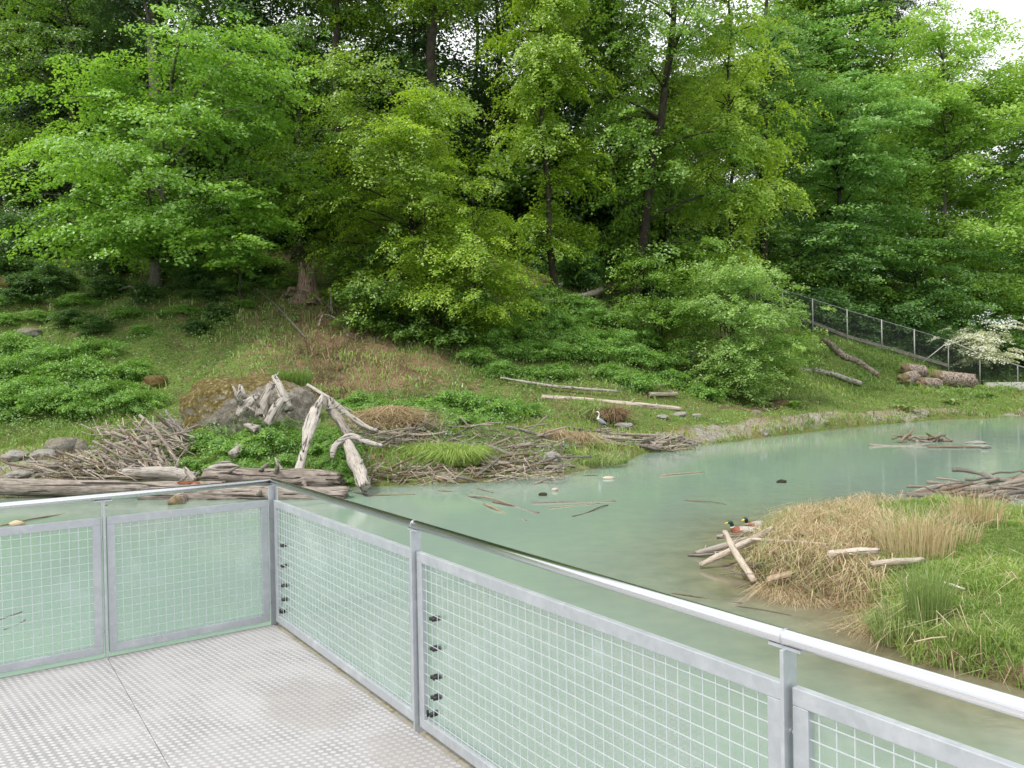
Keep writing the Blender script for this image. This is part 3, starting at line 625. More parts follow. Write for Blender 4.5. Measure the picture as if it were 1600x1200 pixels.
feature('beech_tree', 'deep green beech growing close behind the chain link fence', 'tree', 1245, 62, 1250, 90, 330, 520, 35, 'cool', -.5, tr=.16, nl=330, per=76, lsize=.20, limbs=34, tone=.2, spray=1.3)
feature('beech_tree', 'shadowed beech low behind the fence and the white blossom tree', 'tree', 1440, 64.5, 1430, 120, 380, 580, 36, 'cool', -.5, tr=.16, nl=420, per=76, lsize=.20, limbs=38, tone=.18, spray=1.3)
# tall trees whose dark trunks show through the front foliage
TT = [('tall_tree', 'grey trunked tall tree at the left edge of the wood', 6, 58, -30, 95, -190, 70, 41, 'beech', .42, 'bark_grey', .3),
 ('tall_tree', 'straight grey trunk of a tall tree second from the left edge', 52, 60, 70, 90, -200, 80, 42, 'beech', .38, 'bark_grey', .25),
 ('spruce_tree', 'tall straight conifer trunk rising through the maple on the left', 250, 47, 250, 100, -220, 20, 43, 'conifer', .46, 'bark_grey', .7),
 ('tall_tree', 'dark ivy clad trunk right of the maple under the sky gap', 408, 52, 385, 80, -220, 20, 44, 'beech', .42, 'bark_dark', .35),
 ('tall_tree', 'forked dark tree in front of the sky gap at the top of the photo', 535, 50, 555, 75, -230, 50, 45, 'hornbeam', .38, 'bark_dark', .45),
 ('tall_tree', 'thick black trunked tree rising behind the bright hornbeam top', 687, 48, 690, 80, -250, 10, 46, 'hornbeam', .50, 'bark_dark', .6),
 ('tall_tree', 'tree with hanging leaf curtains between the thick trunk and the pale birch', 790, 55, 800, 60, -210, 200, 47, 'hornbeam', .30, 'bark_dark', .55),
 ('birch_tree', 'thin pale birch trunk against the sky gap in the middle of the wood', 905, 64, 925, 60, -160, 60, 48, 'beech', .26, 'bark_pine', .6),
 ('pine_tree', 'thin reddish pine trunk between the two right hand crowns', 1404, 78, 1395, 62, -70, 60, 49, 'conifer', .28, 'bark_pine', .8),
 ('tall_tree', 'dark narrow trunk just left of the layered beech', 1192, 60, 1215, 80, -140, 260, 50, 'cool', .34, 'bark_dark', .45),
 ('tall_tree', 'shaded tree with dark foliage between the maple and the central hornbeam', 470, 47, 500, 80, 60, 330, 51, 'beech', .30, 'bark_dark', .2),
 ('tall_tree', 'shaded tree filling the upper left above the fern slope', 130, 52, 110, 110, -80, 240, 52, 'beech', .34, 'bark_dark', .3)]
for (nm, lb, bx, d, cx, hw, pt, pb, sd_, lf, tr_, bk, tn) in TT:
    feature(nm, lb, 'tree', bx, d, cx, hw, pt, pb, sd_, lf, 0, tr=tr_, barkm=bk, nl=330, per=76, lsize=.19, limbs=32, tone=tn, spray=1.1, flat=.4, lobes=.5, topx=bx + (cx - bx) * .4, droop=.6 if lf != 'conifer' else 1.0)
# the wood behind: shared meshes, each tree an object of its own
protos = []
for s, (lf, bk, tn) in enumerate((('beech', 'bark_dark', .30), ('hornbeam', 'bark_dark', .30), ('dark', 'bark_grey', .7), ('conifer', 'bark_grey', .6), ('cool', 'bark_dark', .25))):
    mb, me = make_tree(seed=60 + s, lean=(.6, .2), H=21, tr=.33, cc=(.3, 0), rad=4.6, zlo=3.5 if s != 1 else 1.0, zhi=23, nl=300, per=80, lsize=.30, leafmat=L[lf], barkmat=M[bk], limbs=34, tone=tn, spray=2.0, droop=.6)
    r0 = empty('background_tree', (0, 0, 0)); tr0 = mb.build('trunk', r0); cr0 = link('crown', me, r0); protos.append((r0, tr0, cr0))
BG = []
rb = random.Random(5)
for row, (dist, step) in enumerate(((56, 92), (66, 88), (80, 92), (98, 98))):
    x = -60 + row * 37
    while x < 1660:
        px = x + rb.uniform(-24, 24); x += step; d = dist + rb.uniform(-3.5, 3.5)
        if px > 1180 and row == 0: continue
        if px < 40 and row < 1: continue
        if row > 0 and any(a < px < b_ for a, b_ in ((415, 480), (615, 700), (735, 800), (885, 965), (1120, 1165))): continue
        if row == 0 and any(a < px < b_ for a, b_ in ((425, 465), (900, 950))): continue
        if px > 1180 and row == 1: continue
        BG.append((px, d, row))
GLAB = {0: 'trunk and dark crown among the first row of trees behind the slope', 1: 'tree in the shade behind the front row of the wood', 2: 'distant tree half hidden deep in the wood', 3: 'farthest tree of the wood, seen only in gaps between nearer crowns'}
used = set()
for i, (px, d, row) in enumerate(BG):
    k = rb.choice([0, 1, 2, 3, 4]) if px < 1180 else rb.choice([0, 4, 4, 1]); r0, t0, c0 = protos[k]
    if k in used: r = r0.copy(); COL.objects.link(r); 
    else: r = r0
    if k in used:
        for ch in (t0, c0):
            c2 = ch.copy(); COL.objects.link(c2); c2.parent = r
    used.add(k)
    p_ = at(px, 600, d); r.location = (p_.x, d, ground_z(p_.x, d) - .1); r.rotation_euler.z = rb.uniform(0, 6.28)
    s = rb.uniform(.75, 1.0) if px < 1180 else rb.uniform(.70, .9); 
    if px > 1150: s *= 1.62 if px < 1480 else 1.25
    r.scale = (s * rb.uniform(.9, 1.15), s * rb.uniform(.9, 1.15), s)
    tag(r, GLAB[row], 'tree', ('first', 'second', 'third', 'farthest')[row] + ' row of background trees')
for k, pr in enumerate(protos):
    if k not in used:
        for o in pr: bpy.data.objects.remove(o)

# undergrowth shrubs
def shrub_proto(seed, lf, tn, rad, h, nl, ls, spray=.6, name='bush'):
    mb, me = make_tree(seed=seed, lean=(0, 0), H=h * .85, tr=.035, cc=(0, 0), rad=rad, zlo=.05, zhi=h, nl=nl, per=56, lsize=ls, leafmat=L[lf], barkmat=M['bark_dark'], limbs=22, tone=tn, spray=spray, stems=5, flat=.5, droop=.4, lobes=.35, shell=.45)
    r0 = empty(name, (0, 0, 0)); a = mb.build('stems', r0); b2 = link('crown', me, r0); return [r0, a, b2, False]
SP = {'shade': shrub_proto(81, 'dark', .75, 1.5, 2.2, 150, .16), 'hazel': shrub_proto(82, 'beech', .35, 1.5, 2.6, 150, .15), 'bramble': shrub_proto(83, 'nettle', .58, 1.25, 1.15, 170, .105, .42),
      'holly': shrub_proto(84, 'cool', .12, 1.4, 2.3, 150, .15), 'elder': shrub_proto(85, 'hornbeam', .45, 1.3, 2.0, 130, .12), 'bright': shrub_proto(86, 'nettle', .6, .8, .75, 120, .08, .35)}
def put_shrub(kind, px, py, s, label, name, group=None, sz=1.0, ymin=15, cat='bush', Y=None):
    pr = SP[kind]
    if pr[3]:
        r = pr[0].copy(); COL.objects.link(r)
        for ch in pr[1:3]: c2 = ch.copy(); COL.objects.link(c2); c2.parent = r
    else: r = pr[0]; pr[3] = True
    r.name = name
    if Y: q = at(px, 600, Y); p_ = Vector((q.x, Y, ground_z(q.x, Y)))
    else: p_ = hit(px, py, ymin)
    r.location = p_ - Vector((0, 0, .08)); r.rotation_euler.z = rb.uniform(0, 6.28); r.scale = (s, s, s * sz); tag(r, label, cat, group); return r
for (px, py, s) in ((30, 415, 1.2), (95, 395, 1.3), (150, 405, 1.1), (-30, 390, 1.3), (205, 385, 1.2), (310, 400, 1.1), (350, 380, 1.2), (440, 385, 1.2)):
    put_shrub('shade', px, py, s, 'dark shaded shrub under the trees at the top of the left slope', 'shade_shrub', 'shaded shrubs above the left slope')
for (px, py, s) in ((40, 470, .6), (85, 455, .7), (120, 475, .55), (165, 465, .6), (300, 450, .6), (330, 470, .5), (360, 455, .6), (400, 440, .7), (430, 450, .6), (200, 495, .5), (60, 500, .5), (110, 510, .45), (290, 490, .45), (340, 500, .4), (-20, 480, .7), (10, 505, .5), (265, 430, .7), (170, 435, .7), (60, 430, .8), (15, 440, .8), (230, 470, .45), (380, 480, .4), (540, 460, .6), (150, 520, .45), (225, 520, .4), (310, 520, .35)):
    put_shrub('shade' if rb.random() < .6 else 'bramble', px, py, s * 1.15, 'low shaded scrub on the fern slope left of the broken stump', 'scrub_clump', 'scrub on the left fern slope', sz=.8)
for (px, py, s) in ((572, 508, .9), (600, 518, 1.0), (640, 530, 1.1), (700, 540, 1.2), (590, 470, 1.3), (640, 470, 1.4), (552, 470, .8)):
    put_shrub('hazel', px, py, s, 'dark green hazel growing under the central hornbeam', 'hazel_bush', 'hazels under the central hornbeam')
for (px, py, s) in ((900, 452, 1.2), (935, 425, 1.4), (975, 440, 1.2), (1010, 480, 1.1), (860, 425, 1.1), (1045, 500, 1.0)):
    put_shrub('holly', px, py, s, 'dark young tree shoots at the top of the middle slope', 'holly_bush', 'dark shrubs above the bramble slope')
for (px, Y, s) in ((1190, 60, 1.5), (1215, 61, 1.6), (1262, 60.5, 1.4), (1300, 60.5, 1.3), (1345, 60.5, 1.4), (1390, 61, 1.4), (1432, 61, 1.3), (1475, 61, 1.4), (1515, 62, 1.3), (1555, 63, 1.5), (1600, 63, 1.5), (1650, 63, 1.6), (1235, 63, 1.9), (1330, 63.5, 1.8), (1410, 64, 1.9), (1500, 65, 1.9), (1580, 66, 2.0)):
    put_shrub('hazel' if s > 1.45 else 'holly', px, 0, s, 'green shrub pressed against the back of the chain link fence', 'fence_shrub', 'shrubs behind the chain link fence', Y=Y)
for i, (px, py, s) in enumerate(((8, 600, 1.0), (50, 625, .9), (95, 640, .85), (20, 560, 1.0), (75, 580, 1.0), (130, 600, .95), (170, 628, .8), (215, 640, .7), (-30, 620, 1.0), (-40, 570, 1.0), (150, 560, .8), (210, 590, .7), (25, 650, .8), (-20, 655, .8), (130, 650, .6))):
    put_shrub('bramble', px, py, s, 'bramble and nettle clump in the bright thicket left of the boulder', 'bramble_bush', 'bramble clumps left of the boulder')
for (px, py, s) in ((790, 520, .8), (830, 500, .9), (880, 520, .9), (925, 505, .8), (800, 560, .7), (850, 560, .8), (905, 560, .8), (955, 545, .9), (990, 570, .9), (870, 590, .6), (1000, 610, .7), (950, 590, .6), (765, 540, .8), (815, 535, .9), (845, 475, .9), (900, 490, .9), (960, 510, .9), (1000, 540, .8), (1030, 575, .8), (930, 560, .8), (780, 585, .6), (1045, 600, .7), (890, 545, .8), (975, 600, .6), (740, 565, .6), (830, 590, .5)):
    put_shrub('bramble', px, py, s, 'bramble clump covering the bright middle slope', 'bramble_bush', 'bramble clumps on the middle slope')
for (px, py, s) in ((700, 640, 1.0), (740, 645, 1.1), (780, 655, 1.0), (660, 650, .9), (820, 648, .8), (720, 665, .8), (560, 640, .9), (590, 650, .8), (620, 645, .7)):
    put_shrub('bright', px, py, s, 'low blue green herb clump behind the stick pile', 'herb_clump', 'herb clumps behind the bank sticks', cat='plant')
for (px, py, s) in ((285, 705, .7), (330, 700, .75), (375, 715, .8), (420, 700, .8), (300, 735, .55), (350, 738, .6), (400, 742, .6), (440, 735, .6), (505, 728, .5), (455, 700, .6), (530, 712, .6), (520, 745, .4), (515, 690, .6), (545, 700, .55), (500, 705, .55), (530, 735, .5), (545, 755, .35), (490, 680, .5), (260, 690, .5), (440, 670, .6), (350, 680, .7), (305, 672, .6), (330, 662, .5), (372, 668, .6), (410, 676, .6)):
    put_shrub('bright', px, py, s, 'leafy herb clump on the mound in front of the boulder', 'herb_clump', 'herb clumps on the boulder mound', cat='plant')
for i in range(17):
    px = 285 + i * 52 + rb.uniform(-12, 12); put_shrub('hazel' if i % 3 else 'shade', px, 0, rb.uniform(2.3, 3.0), 'tall shrub in the shade behind the crest of the slope', 'crest_shrub', 'tall shrubs behind the crest of the slope', sz=1.1, Y=55 + rb.uniform(-2, 3) + (4 if px > 900 else 0))
put_shrub('bright', 1100, 622, 1.0, 'small green plant by the wood chips below the willow bush', 'herb_clump', None, cat='plant')
put_shrub('elder', 1215, 588, .8, 'light shrub at the right foot of the willow bush', 'elder_bush')
put_shrub('elder', 1240, 560, .9, 'shrub on the slope above the small fallen log', 'elder_bush')
put_shrub('elder', 1085, 540, 1.0, 'shrub filling the gap above and left of the willow', 'elder_bush')
# white blossom tree
bt = at(1535, 600, 58.5); foot = Vector((bt.x, 58.5, ground_z(bt.x, 58.5) - .05))
mb, me = make_tree(seed=90, lean=(-.3, 0), H=3.0, tr=.07, cc=(-.25, 0), rad=2.5, zlo=2.0, zhi=4.6, nl=150, per=70, lsize=.16, leafmat=L['blossom'], barkmat=M['bark_dark'], limbs=22, tone=.45, spray=.75, droop=.5, lobes=.35)
r_0 = tag(empty('blossom_tree', foot), 'small spreading tree covered in white blossom behind the fence', 'tree'); mb.build('trunk', r_0); link('crown', me, r_0)

# ------------------------------------------------------------------ ground plants (nobody could count them)
def scatter(n, x0, x1, y0, y1, fn, rg=rng):
    """random ground points with acceptance fn(px, Y, de)"""
    X = rg.uniform(x0, x1, n); Y = rg.uniform(y0, y1, n); z, de, _ = far_h(X, Y); px = 800 + F * X / Y
    a = fn(px, Y, de, X); k = (rg.uniform(0, 1, n) < a) & (z > 0.02) & (np.abs(px - 800) < 900); return X[k], Y[k], GZ(X[k], Y[k]), px[k], de[k]
clump = lambda X, Y, s, sd: np.clip((vnoise(X, Y, s, sd) * .65 + vnoise(X, Y, s * .37, sd + 3) * .35 - .38) * 4, 0, 1)
# leafy cover
def f_cover(px, Y, de, X):
    z = np.zeros(px.shape) + .16
    z = np.where(Y > 31, .45, z); z = np.where((px < 470) & (Y > 36), .95, z); z = np.where((px > 730) & (px < 1090) & (Y > 34), 1.0, z); z = np.where((px < 330) & (Y > 29) & (Y < 40), .8, z)
    dirty = np.exp(-((px - 585) / 130) ** 2) * (Y > 28) * (Y < 41); z = z * (1 - .8 * dirty)
    z = np.where((px > 245) & (px < 560) & (de > .6) & (Y < 24.5), 1.0, z)
    z = np.where((px > 560) & (px < 900) & (de > 1.0) & (Y < 29), .55, z)
    z = np.where((px > 560) & (px < 860) & (Y > 26) & (Y < 31), 1.0, z)
    z = np.where(px > 985, np.where(de < 2.5, .08, np.where(de < 8, .10, np.where(px > 1180, .10, .45))), z)
    z = np.where((px < 245) & (Y < 27), .15, z)
    z = np.where(Y > 48, .5, z)
    return z * (.12 + .88 * clump(X, Y, 1.5, 21))
X, Y, Z, px, de = scatter(250000, -38, 48, 18, 64, f_cover); n = len(X)
hgt = rng.uniform(0, 1, n) ** 1.3 * np.where((px > 245) & (px < 560) & (Y < 25), .45, np.where((px < 480) & (Y > 30), .75, .5)) * (.35 + clump(X, Y, 1.1, 31)); 
P = np.stack([X, Y, Z + hgt], 1); N = np.array([0, -.25, 1.]) + rng.normal(size=(n, 3)) * .5
rep = 3; P = np.repeat(P, rep, 0) + rng.normal(size=(n * rep, 3)) * np.array([.09, .09, .05]); N = np.repeat(N, rep, 0) + rng.normal(size=(n * rep, 3)) * .3
tn = .45 + (vnoise(P[:, 0], P[:, 1], 1.7, 41) - .5) * .7 + rng.normal(size=n * rep) * .16 - np.repeat(np.where((Y > 39) & (px < 1180), .25, 0), rep) + np.repeat(np.where((px > 740) & (px < 1090) & (Y > 33), .14, 0), rep)  # upper slope plants tinted darker: shade under the trees put into their colour
tag(link('ground_plants', leaves_mesh('ground_plants', P, N, .085 * rng.uniform(.6, 1.3, n * rep) * (.75 + P[:, 1] / 90), L['cover'], tn)), 'low leafy ground plants and brambles growing over the far bank and slope', 'ground cover', kind='stuff')
# grass
def f_grass(px, Y, de, X):
    z = np.zeros(px.shape) + .16
    z = np.where((px > 985) & (de > 2.0) & (de < 7.5), .75, z); z = np.where((px > 985) & (de < 2.0), .30 + .55 * (de < .7), z)
    z = np.where((px > 1180) & (de > 4.5), .95, z); z = np.where((px < 260) & (Y > 25) & (Y < 33), .95, z); z = np.where((px < 260) & (Y <= 25), .22, z)
    z = np.where((px > 560) & (px < 1000) & (de > .8) & (Y < 33), .75, z); z = np.where((px > 300) & (px < 860) & (Y > 28) & (Y < 42), .55, z)
    z = np.where((px > 1080) & (px < 1290) & (np.abs(de - 5.9) < 1.3), .08, z)
    return z * (.35 + .65 * clump(X, Y, 1.1, 51))
X, Y, Z, px, de = scatter(330000, -38, 48, 19, 62, f_grass); n = len(X)
H_ = rng.uniform(.10, .26, n) * (.7 + .9 * clump(X, Y, .9, 61)); H_ = np.where((px > 985) & (de > 2) & (de < 7.5), H_ * .40, H_)
tn = .5 + (vnoise(X, Y, 2.1, 71) - .5) * .9 + rng.normal(size=n) * .16
tag(link('far_grass', blades_mesh('far_grass', np.stack([X, Y, Z - .02], 1), H_, .022 + .0012 * Y * rng.uniform(.4, 1, n), rng.normal(size=(n, 2)) * .38, L['grass'], tn)), 'grass growing along the far bank and right hand slope', 'grass', kind='stuff')
# dry stalks
def f_dry(px, Y, de, X):
    z = np.exp(-((px - 550) / 110) ** 2) * (Y > 29) * (Y < 41) * 1.0 + .07 + .5 * ((px > 560) & (px < 985) & (de > .2) & (de < 3)) + .3 * ((px > 985) & (de < 2.2)) + .25 * ((px < 200) & (Y < 30))
    return z * (.15 + .85 * clump(X, Y, 1.3, 81))
X, Y, Z, px, de = scatter(90000, -38, 48, 19, 60, f_dry); n = len(X)
tag(link('dry_stalks', blades_mesh('dry_stalks', np.stack([X, Y, Z], 1), rng.uniform(.12, .5, n) * (1 + 1.1 * np.exp(-((px - 480) / 70) ** 2) * (Y > 29) * (Y < 40)), .014 + .0006 * Y, rng.normal(size=(n, 2)) * .75, L['drybrown'], rng.uniform(.1, 1, n), 1.0)), 'brown dead stalks and twigs lying over the bare part of the slope', 'dry stalks', kind='stuff')
# fallen leaves and wood chips
def f_lit(px, Y, de, X):
    z = .25 + .75 * np.exp(-((px - 640) / 190) ** 2) * (Y > 28) ; z = np.where((px > 985) & (de < 4.6), 0, z); z = np.where((px > 1180), .04, z)
    z = np.where((np.abs(px - 1180) < 110) & (np.abs(de - 5.9) < 1.2), 1.0, z); z = np.where((px < 400) & (Y < 32), .05, z); z = np.where((px > 820) & (px < 1110) & (Y > 30) & (Y < 36), .8, z)
    return z * (.2 + .8 * clump(X, Y, 2.1, 91))
X, Y, Z, px, de = scatter(120000, -38, 48, 19, 58, f_lit); n = len(X)
N = np.array([0, -.3, 1.]) + rng.normal(size=(n, 3)) * .5
tag(link('leaf_litter', leaves_mesh('leaf_litter', np.stack([X, Y, Z + .03], 1), N, .075 * rng.uniform(.6, 1.4, n), L['litter'], rng.uniform(0, 1, n))), 'brown fallen leaves scattered over the slope', 'leaf litter', kind='stuff')
# gravel stones on the bank
X, Y, Z, px, de = scatter(30000, -30, 46, 19, 56, lambda px, Y, de, X: np.where((px > 985) & (de > .3) & (de < 2.6), .30, np.where((px < 150) & (Y < 25.5), .8, np.where((px > 640) & (px < 985) & (de < 1.2), .25, 0))) * (.15 + .85 * clump(X, Y, 1.0, 101)))
n = len(X); t = np.array([[1, 0, -.3], [-.5, .87, -.3], [-.5, -.87, -.3], [0, 0, .75], [.55, .6, .25], [-.7, .1, .3], [.4, -.7, .2]]); tf = np.array([[0, 4, 3], [4, 1, 5], [4, 5, 3], [5, 1, 2], [5, 2, 3], [2, 6, 3], [6, 0, 3], [2, 0, 6], [0, 1, 4]])
S = .025 + .075 * rng.uniform(0, 1, n) ** 3.0; an = rng.uniform(0, 6.28, n); ca, sa = np.cos(an), np.sin(an)
V = t[None] * (1 + rng.normal(size=(n, 7, 3)) * .15) * S[:, None, None] * np.array([1.2, .9, .7]); V = np.stack([V[..., 0] * ca[:, None] - V[..., 1] * sa[:, None], V[..., 0] * sa[:, None] + V[..., 1] * ca[:, None], V[..., 2]], -1) + np.stack([X, Y, Z], 1)[:, None]
Fc = (tf[None] + np.arange(n)[:, None, None] * 7).reshape(-1, 3)
tag(link('gravel_stones', np_mesh('gravel_stones', V.reshape(-1, 3), Fc, M['pebble'])), 'loose grey gravel and pebbles on the far bank', 'gravel', kind='stuff')

# near bank vegetation
def near_scatter(n, fn, rg=rng):
    X = rg.uniform(1.5, 16, n); Y = rg.uniform(4, 17, n); h, sd = near_h(X, Y); px = 800 + F * X / Y
    k = (sd > -.06) & (rg.uniform(0, 1, n) < fn(px, Y, sd, X)) & (px < 1750); return X[k], Y[k], np.maximum(h[k], -.02), px[k], sd[k]
reedy = lambda px, Y: np.clip((1375 - px) / 60, 0, 1) * (Y > 7.5)
lawn = lambda px, Y: np.clip((px - 1330) / 90, 0, 1)
X, Y, Z, px, sd = near_scatter(420000, lambda px, Y, sd, X: np.maximum(lawn(px, Y), .10) * (.55 + .45 * clump(X, Y, .5, 111))); n = len(X)
H_ = rng.uniform(.035, .095, n) * (.6 + 1.1 * clump(X, Y, .55, 121)) * (1 + .8 * (sd < .3))
tn = .52 + (vnoise(X, Y, 1.0, 131) - .5) * .9 + rng.normal(size=n) * .15
tag(link('near_grass', blades_mesh('near_grass', np.stack([X, Y, Z - .01], 1), H_, .0065 + rng.uniform(0, .006, n), rng.normal(size=(n, 2)) * .55, L['grass'], tn)), 'bright green grass on the near bank at the right', 'grass', kind='stuff')
X, Y, Z, px, sd = near_scatter(150000, lambda px, Y, sd, X: np.where(px < 1400, .75 * np.clip((1400 - px) / 50, 0, 1), .0) + .10 * (sd < .5) + .03 * clump(X, Y, .8, 150) * (X < 9) + .05 * (sd < 1.0) * clump(X, Y, .5, 151)); n = len(X)
H_ = rng.uniform(.10, .34, n) * (.6 + .6 * clump(X, Y, .6, 141))
aw = (np.array([onz(1180, 960)[0], onz(1180, 960)[1]]))[None] - np.stack([X, Y], 1); aw = aw / np.linalg.norm(aw, axis=1, keepdims=True) * np.clip(1.1 - sd, .1, 1)[:, None] * .18
tag(link('dry_reeds', blades_mesh('dry_reeds', np.stack([X, Y, Z - .01], 1), H_, .006 + rng.uniform(0, .006, n), rng.normal(size=(n, 2)) * .85 + aw, L['straw'], rng.uniform(.25, 1, n), 1.5)), 'matted dry straw coloured reeds covering the tip of the near bank', 'reeds', kind='stuff')
X, Y, Z, px, sd = near_scatter(60000, lambda px, Y, sd, X: .5 * (sd < .35) * (px < 1560) + .12 * (px < 1400)); n = len(X)
tag(link('sedge_blades', blades_mesh('sedge_blades', np.stack([X, Y, Z - .01], 1), rng.uniform(.10, .30, n), .006 + rng.uniform(0, .006, n), rng.normal(size=(n, 2)) * .6, L['sedge'], rng.uniform(0, 1, n), 1.2)), 'green sedge blades growing among the reeds and along the near bank edge', 'sedge', kind='stuff')

# tussocks: clumps of long blades, each a thing
def tussock(name, label, cat, px, py, h, r, n, leaf, near=False, lean=.5, z=None, seed=1, tint=(0, 1), w=.012, group=None, curl=1.0, Y=None):
    rg = np.random.default_rng(seed)
    if Y: q = at(px, 600, Y); loc = Vector((q.x, Y, ground_z(q.x, Y)))
    elif near: q = onz(px, py, .3); loc = Vector((q.x, q.y, ground_z(q.x, q.y)))
    else: loc = hit(px, py)
    a = rg.uniform(0, 6.28, n); rr = r * np.sqrt(rg.uniform(0, 1, n)); P = np.stack([np.cos(a) * rr, np.sin(a) * rr, np.full(n, -.05)], 1)
    ln = np.stack([np.cos(a), np.sin(a)], 1) * (rr / r * lean)[:, None] + rg.normal(size=(n, 2)) * lean * .35
    me = blades_mesh(name, P, h * rg.uniform(.5, 1.1, n), w * rg.uniform(.6, 1.3, n), ln, L[leaf], rg.uniform(*tint, n), curl, rg); o = link(name, me); o.location = loc; return tag(o, label, cat, group)
tussock('sedge_tussock', 'drooping dry tussock at the water edge left of the heron, nearer the stick pile', 'tussock', 866, 692, .75, .26, 700, 'straw', lean=.65, seed=2, w=.022, curl=1.6, tint=(0, .8))
tussock('sedge_tussock', 'drooping dry tussock between the other dry tussock and the heron', 'tussock', 906, 694, .70, .26, 700, 'straw', lean=.65, seed=3, w=.022, curl=1.6, tint=(0, .8))
tussock('sedge_tussock', 'round brown sedge tussock below the pale log', 'tussock', 958, 662, .95, .35, 1100, 'drybrown', lean=.6, seed=4, w=.028, tint=(.4, 1))
tussock('sedge_tussock', 'green sedge clump left of the round brown tussock', 'tussock', 935, 655, .9, .3, 600, 'sedge', lean=.6, seed=5, w=.028)
tussock('sedge_tussock', 'yellow green sedge tongue on the low cape by the water', 'tussock', 935, 722, .35, .9, 1400, 'sedge', lean=.5, seed=6, w=.02)
tussock('sedge_tussock', 'bright green sedge clump on the bank among the sticks', 'tussock', 712, 722, .75, .8, 1500, 'grass', lean=.7, seed=7, w=.025, tint=(.5, 1))
tussock('sedge_tussock', 'smaller bright grass clump below the straw nest', 'tussock', 668, 712, .6, .6, 800, 'grass', lean=.7, seed=8, w=.025, tint=(.5, 1))
tussock('grass_tuft', 'blue green grass tuft growing on top of the boulder', 'grass tuft', 455, 610, .7, .6, 900, 'grass', lean=.4, seed=9, w=.02, tint=(0, .5), Y=26.3)
for i, (px, py, h, lbl) in enumerate(((1225, 835, .55, 'thin green reed stems at the tip of the reed bed behind the crossed logs'), (1300, 828, .35, 'low reed stems at the back of the reed bed, right of the ducks'))):
    tussock('reed_clump', lbl, 'reeds', px, py, h, .35, 60, 'sedge', True, .25, seed=20 + i, w=.007)
tussock('reed_clump', 'tall straw coloured reed clump standing in the middle of the near bank', 'reeds', 1432, 878, .80, .44, 430, 'straw', True, .42, seed=22, w=.007, curl=.6, tint=(.3, 1))
tussock('reed_clump', 'straw coloured reed clump farthest right on the near bank', 'reeds', 1522, 838, .66, .38, 360, 'straw', True, .38, seed=23, w=.008, curl=.6, tint=(.3, 1))
tussock('reed_clump', 'mixed brown reed clump between the two tall straw clumps', 'reeds', 1478, 862, .5, .4, 300, 'straw', True, .4, seed=24, w=.007, tint=(.3, 1), curl=.6)
tussock('reed_clump', 'green reed clump at the front edge of the lawn', 'reeds', 1450, 965, .62, .20, 420, 'sedge', True, .22, seed=25, w=.007, tint=(0, .6), curl=.4)
tussock('reed_clump', 'green arching reed clump at the corner of the near bank beside the reed bed', 'reeds', 1402, 960, .50, .24, 500, 'sedge', True, .55, seed=26, w=.007)
tussock('sedge_tussock', 'grey green sedge tussock hanging over the water at the bank corner', 'tussock', 1395, 1010, .34, .24, 900, 'sedge', True, 1.1, seed=27, w=.007, curl=1.5)
tussock('sedge_tussock', 'pale sedge tussock above the handrail near the right edge', 'tussock', 1530, 1050, .30, .22, 700, 'sedge', True, .9, seed=28, w=.007, curl=1.3)
for i, (px, py) in enumerate(((1255, 900), (1300, 925), (1345, 940), (1215, 890), (1380, 945))):
    tussock('reed_tussock', 'hanging dry reed tussock along the front edge of the reed bed', 'tussock', px, py, .34, .24, 600, 'straw', True, .75, seed=30 + i, w=.0075, curl=1.7, group='hanging tussocks at the reed bed edge')
# ferns and broad-leaved plants
def fern(label, px, py, s, seed, group=None, name='fern', leaf='fern', arch=.5):
    rg = np.random.default_rng(seed); P = []; N = []; 
    for a in np.linspace(0, 6.28, 11)[:-1] + rg.uniform(-.2, .2, 10):
        L_ = s * rg.uniform(.8, 1.1)
        for t in np.linspace(.15, 1, 14):
            c = np.array([math.cos(a), math.sin(a), 0]) * t * L_ * .7 + np.array([0, 0, t * (1 - arch * t) * L_])
            w = .22 * s * (1 - t) + .02; pr = np.array([-math.sin(a), math.cos(a), 0])
            for q in np.linspace(-1, 1, 5): P.append(c + pr * w * q); N.append(np.array([math.cos(a) * .4, math.sin(a) * .4, 1]) + rg.normal(size=3) * .15)
    P = np.array(P); me = leaves_mesh(name, P, np.array(N), s * .09, L[leaf], rg.uniform(.2, .9, len(P)), .7, rg); o = link(name, me); o.location = hit(px, py); return tag(o, label, name.replace('_', ' '), group)
for i, (px, py, s) in enumerate(((50, 478, 1.0), (95, 484, 1.0), (70, 440, .9), (130, 445, .8), (150, 482, .9), (200, 428, .9), (255, 500, .8), (115, 420, .8), (290, 470, .7))):
    fern('fern on the shaded upper part of the left slope', px, py, s, 200 + i, 'ferns on the left slope')
def broad(label, px, py, s, seed):
    rg = np.random.default_rng(seed); mb = MB(); ml = L['sedge'] if seed % 2 else L['cover']
    P, N, Sz = [], [], []
    V = []; T = []
    for a in np.linspace(0, 6.28, 12)[:-1]:
        a += rg.uniform(-.2, .2); l = s * rg.uniform(.7, 1.1); d = np.array([math.cos(a), math.sin(a), 0]); pr = np.array([-math.sin(a), math.cos(a), 0]); w = .16 * s
        q = [d * .02, d * l * .45 + pr * w + [0, 0, .42 * l], d * l + np.array([0, 0, .30 * l]), d * l * .45 - pr * w + np.array([0, 0, .42 * l])]; V += q; T += [rg.uniform(.2, .8)] * 4
    V = np.array([np.array(v, float) for v in V]); me = np_mesh('broad_leaved_plant', V, np.arange(len(V)).reshape(-1, 4), ml, np.array(T)); o = link('broad_leaved_plant', me); o.location = hit(px, py) + Vector((0, 0, .0)); return tag(o, label, 'plant')
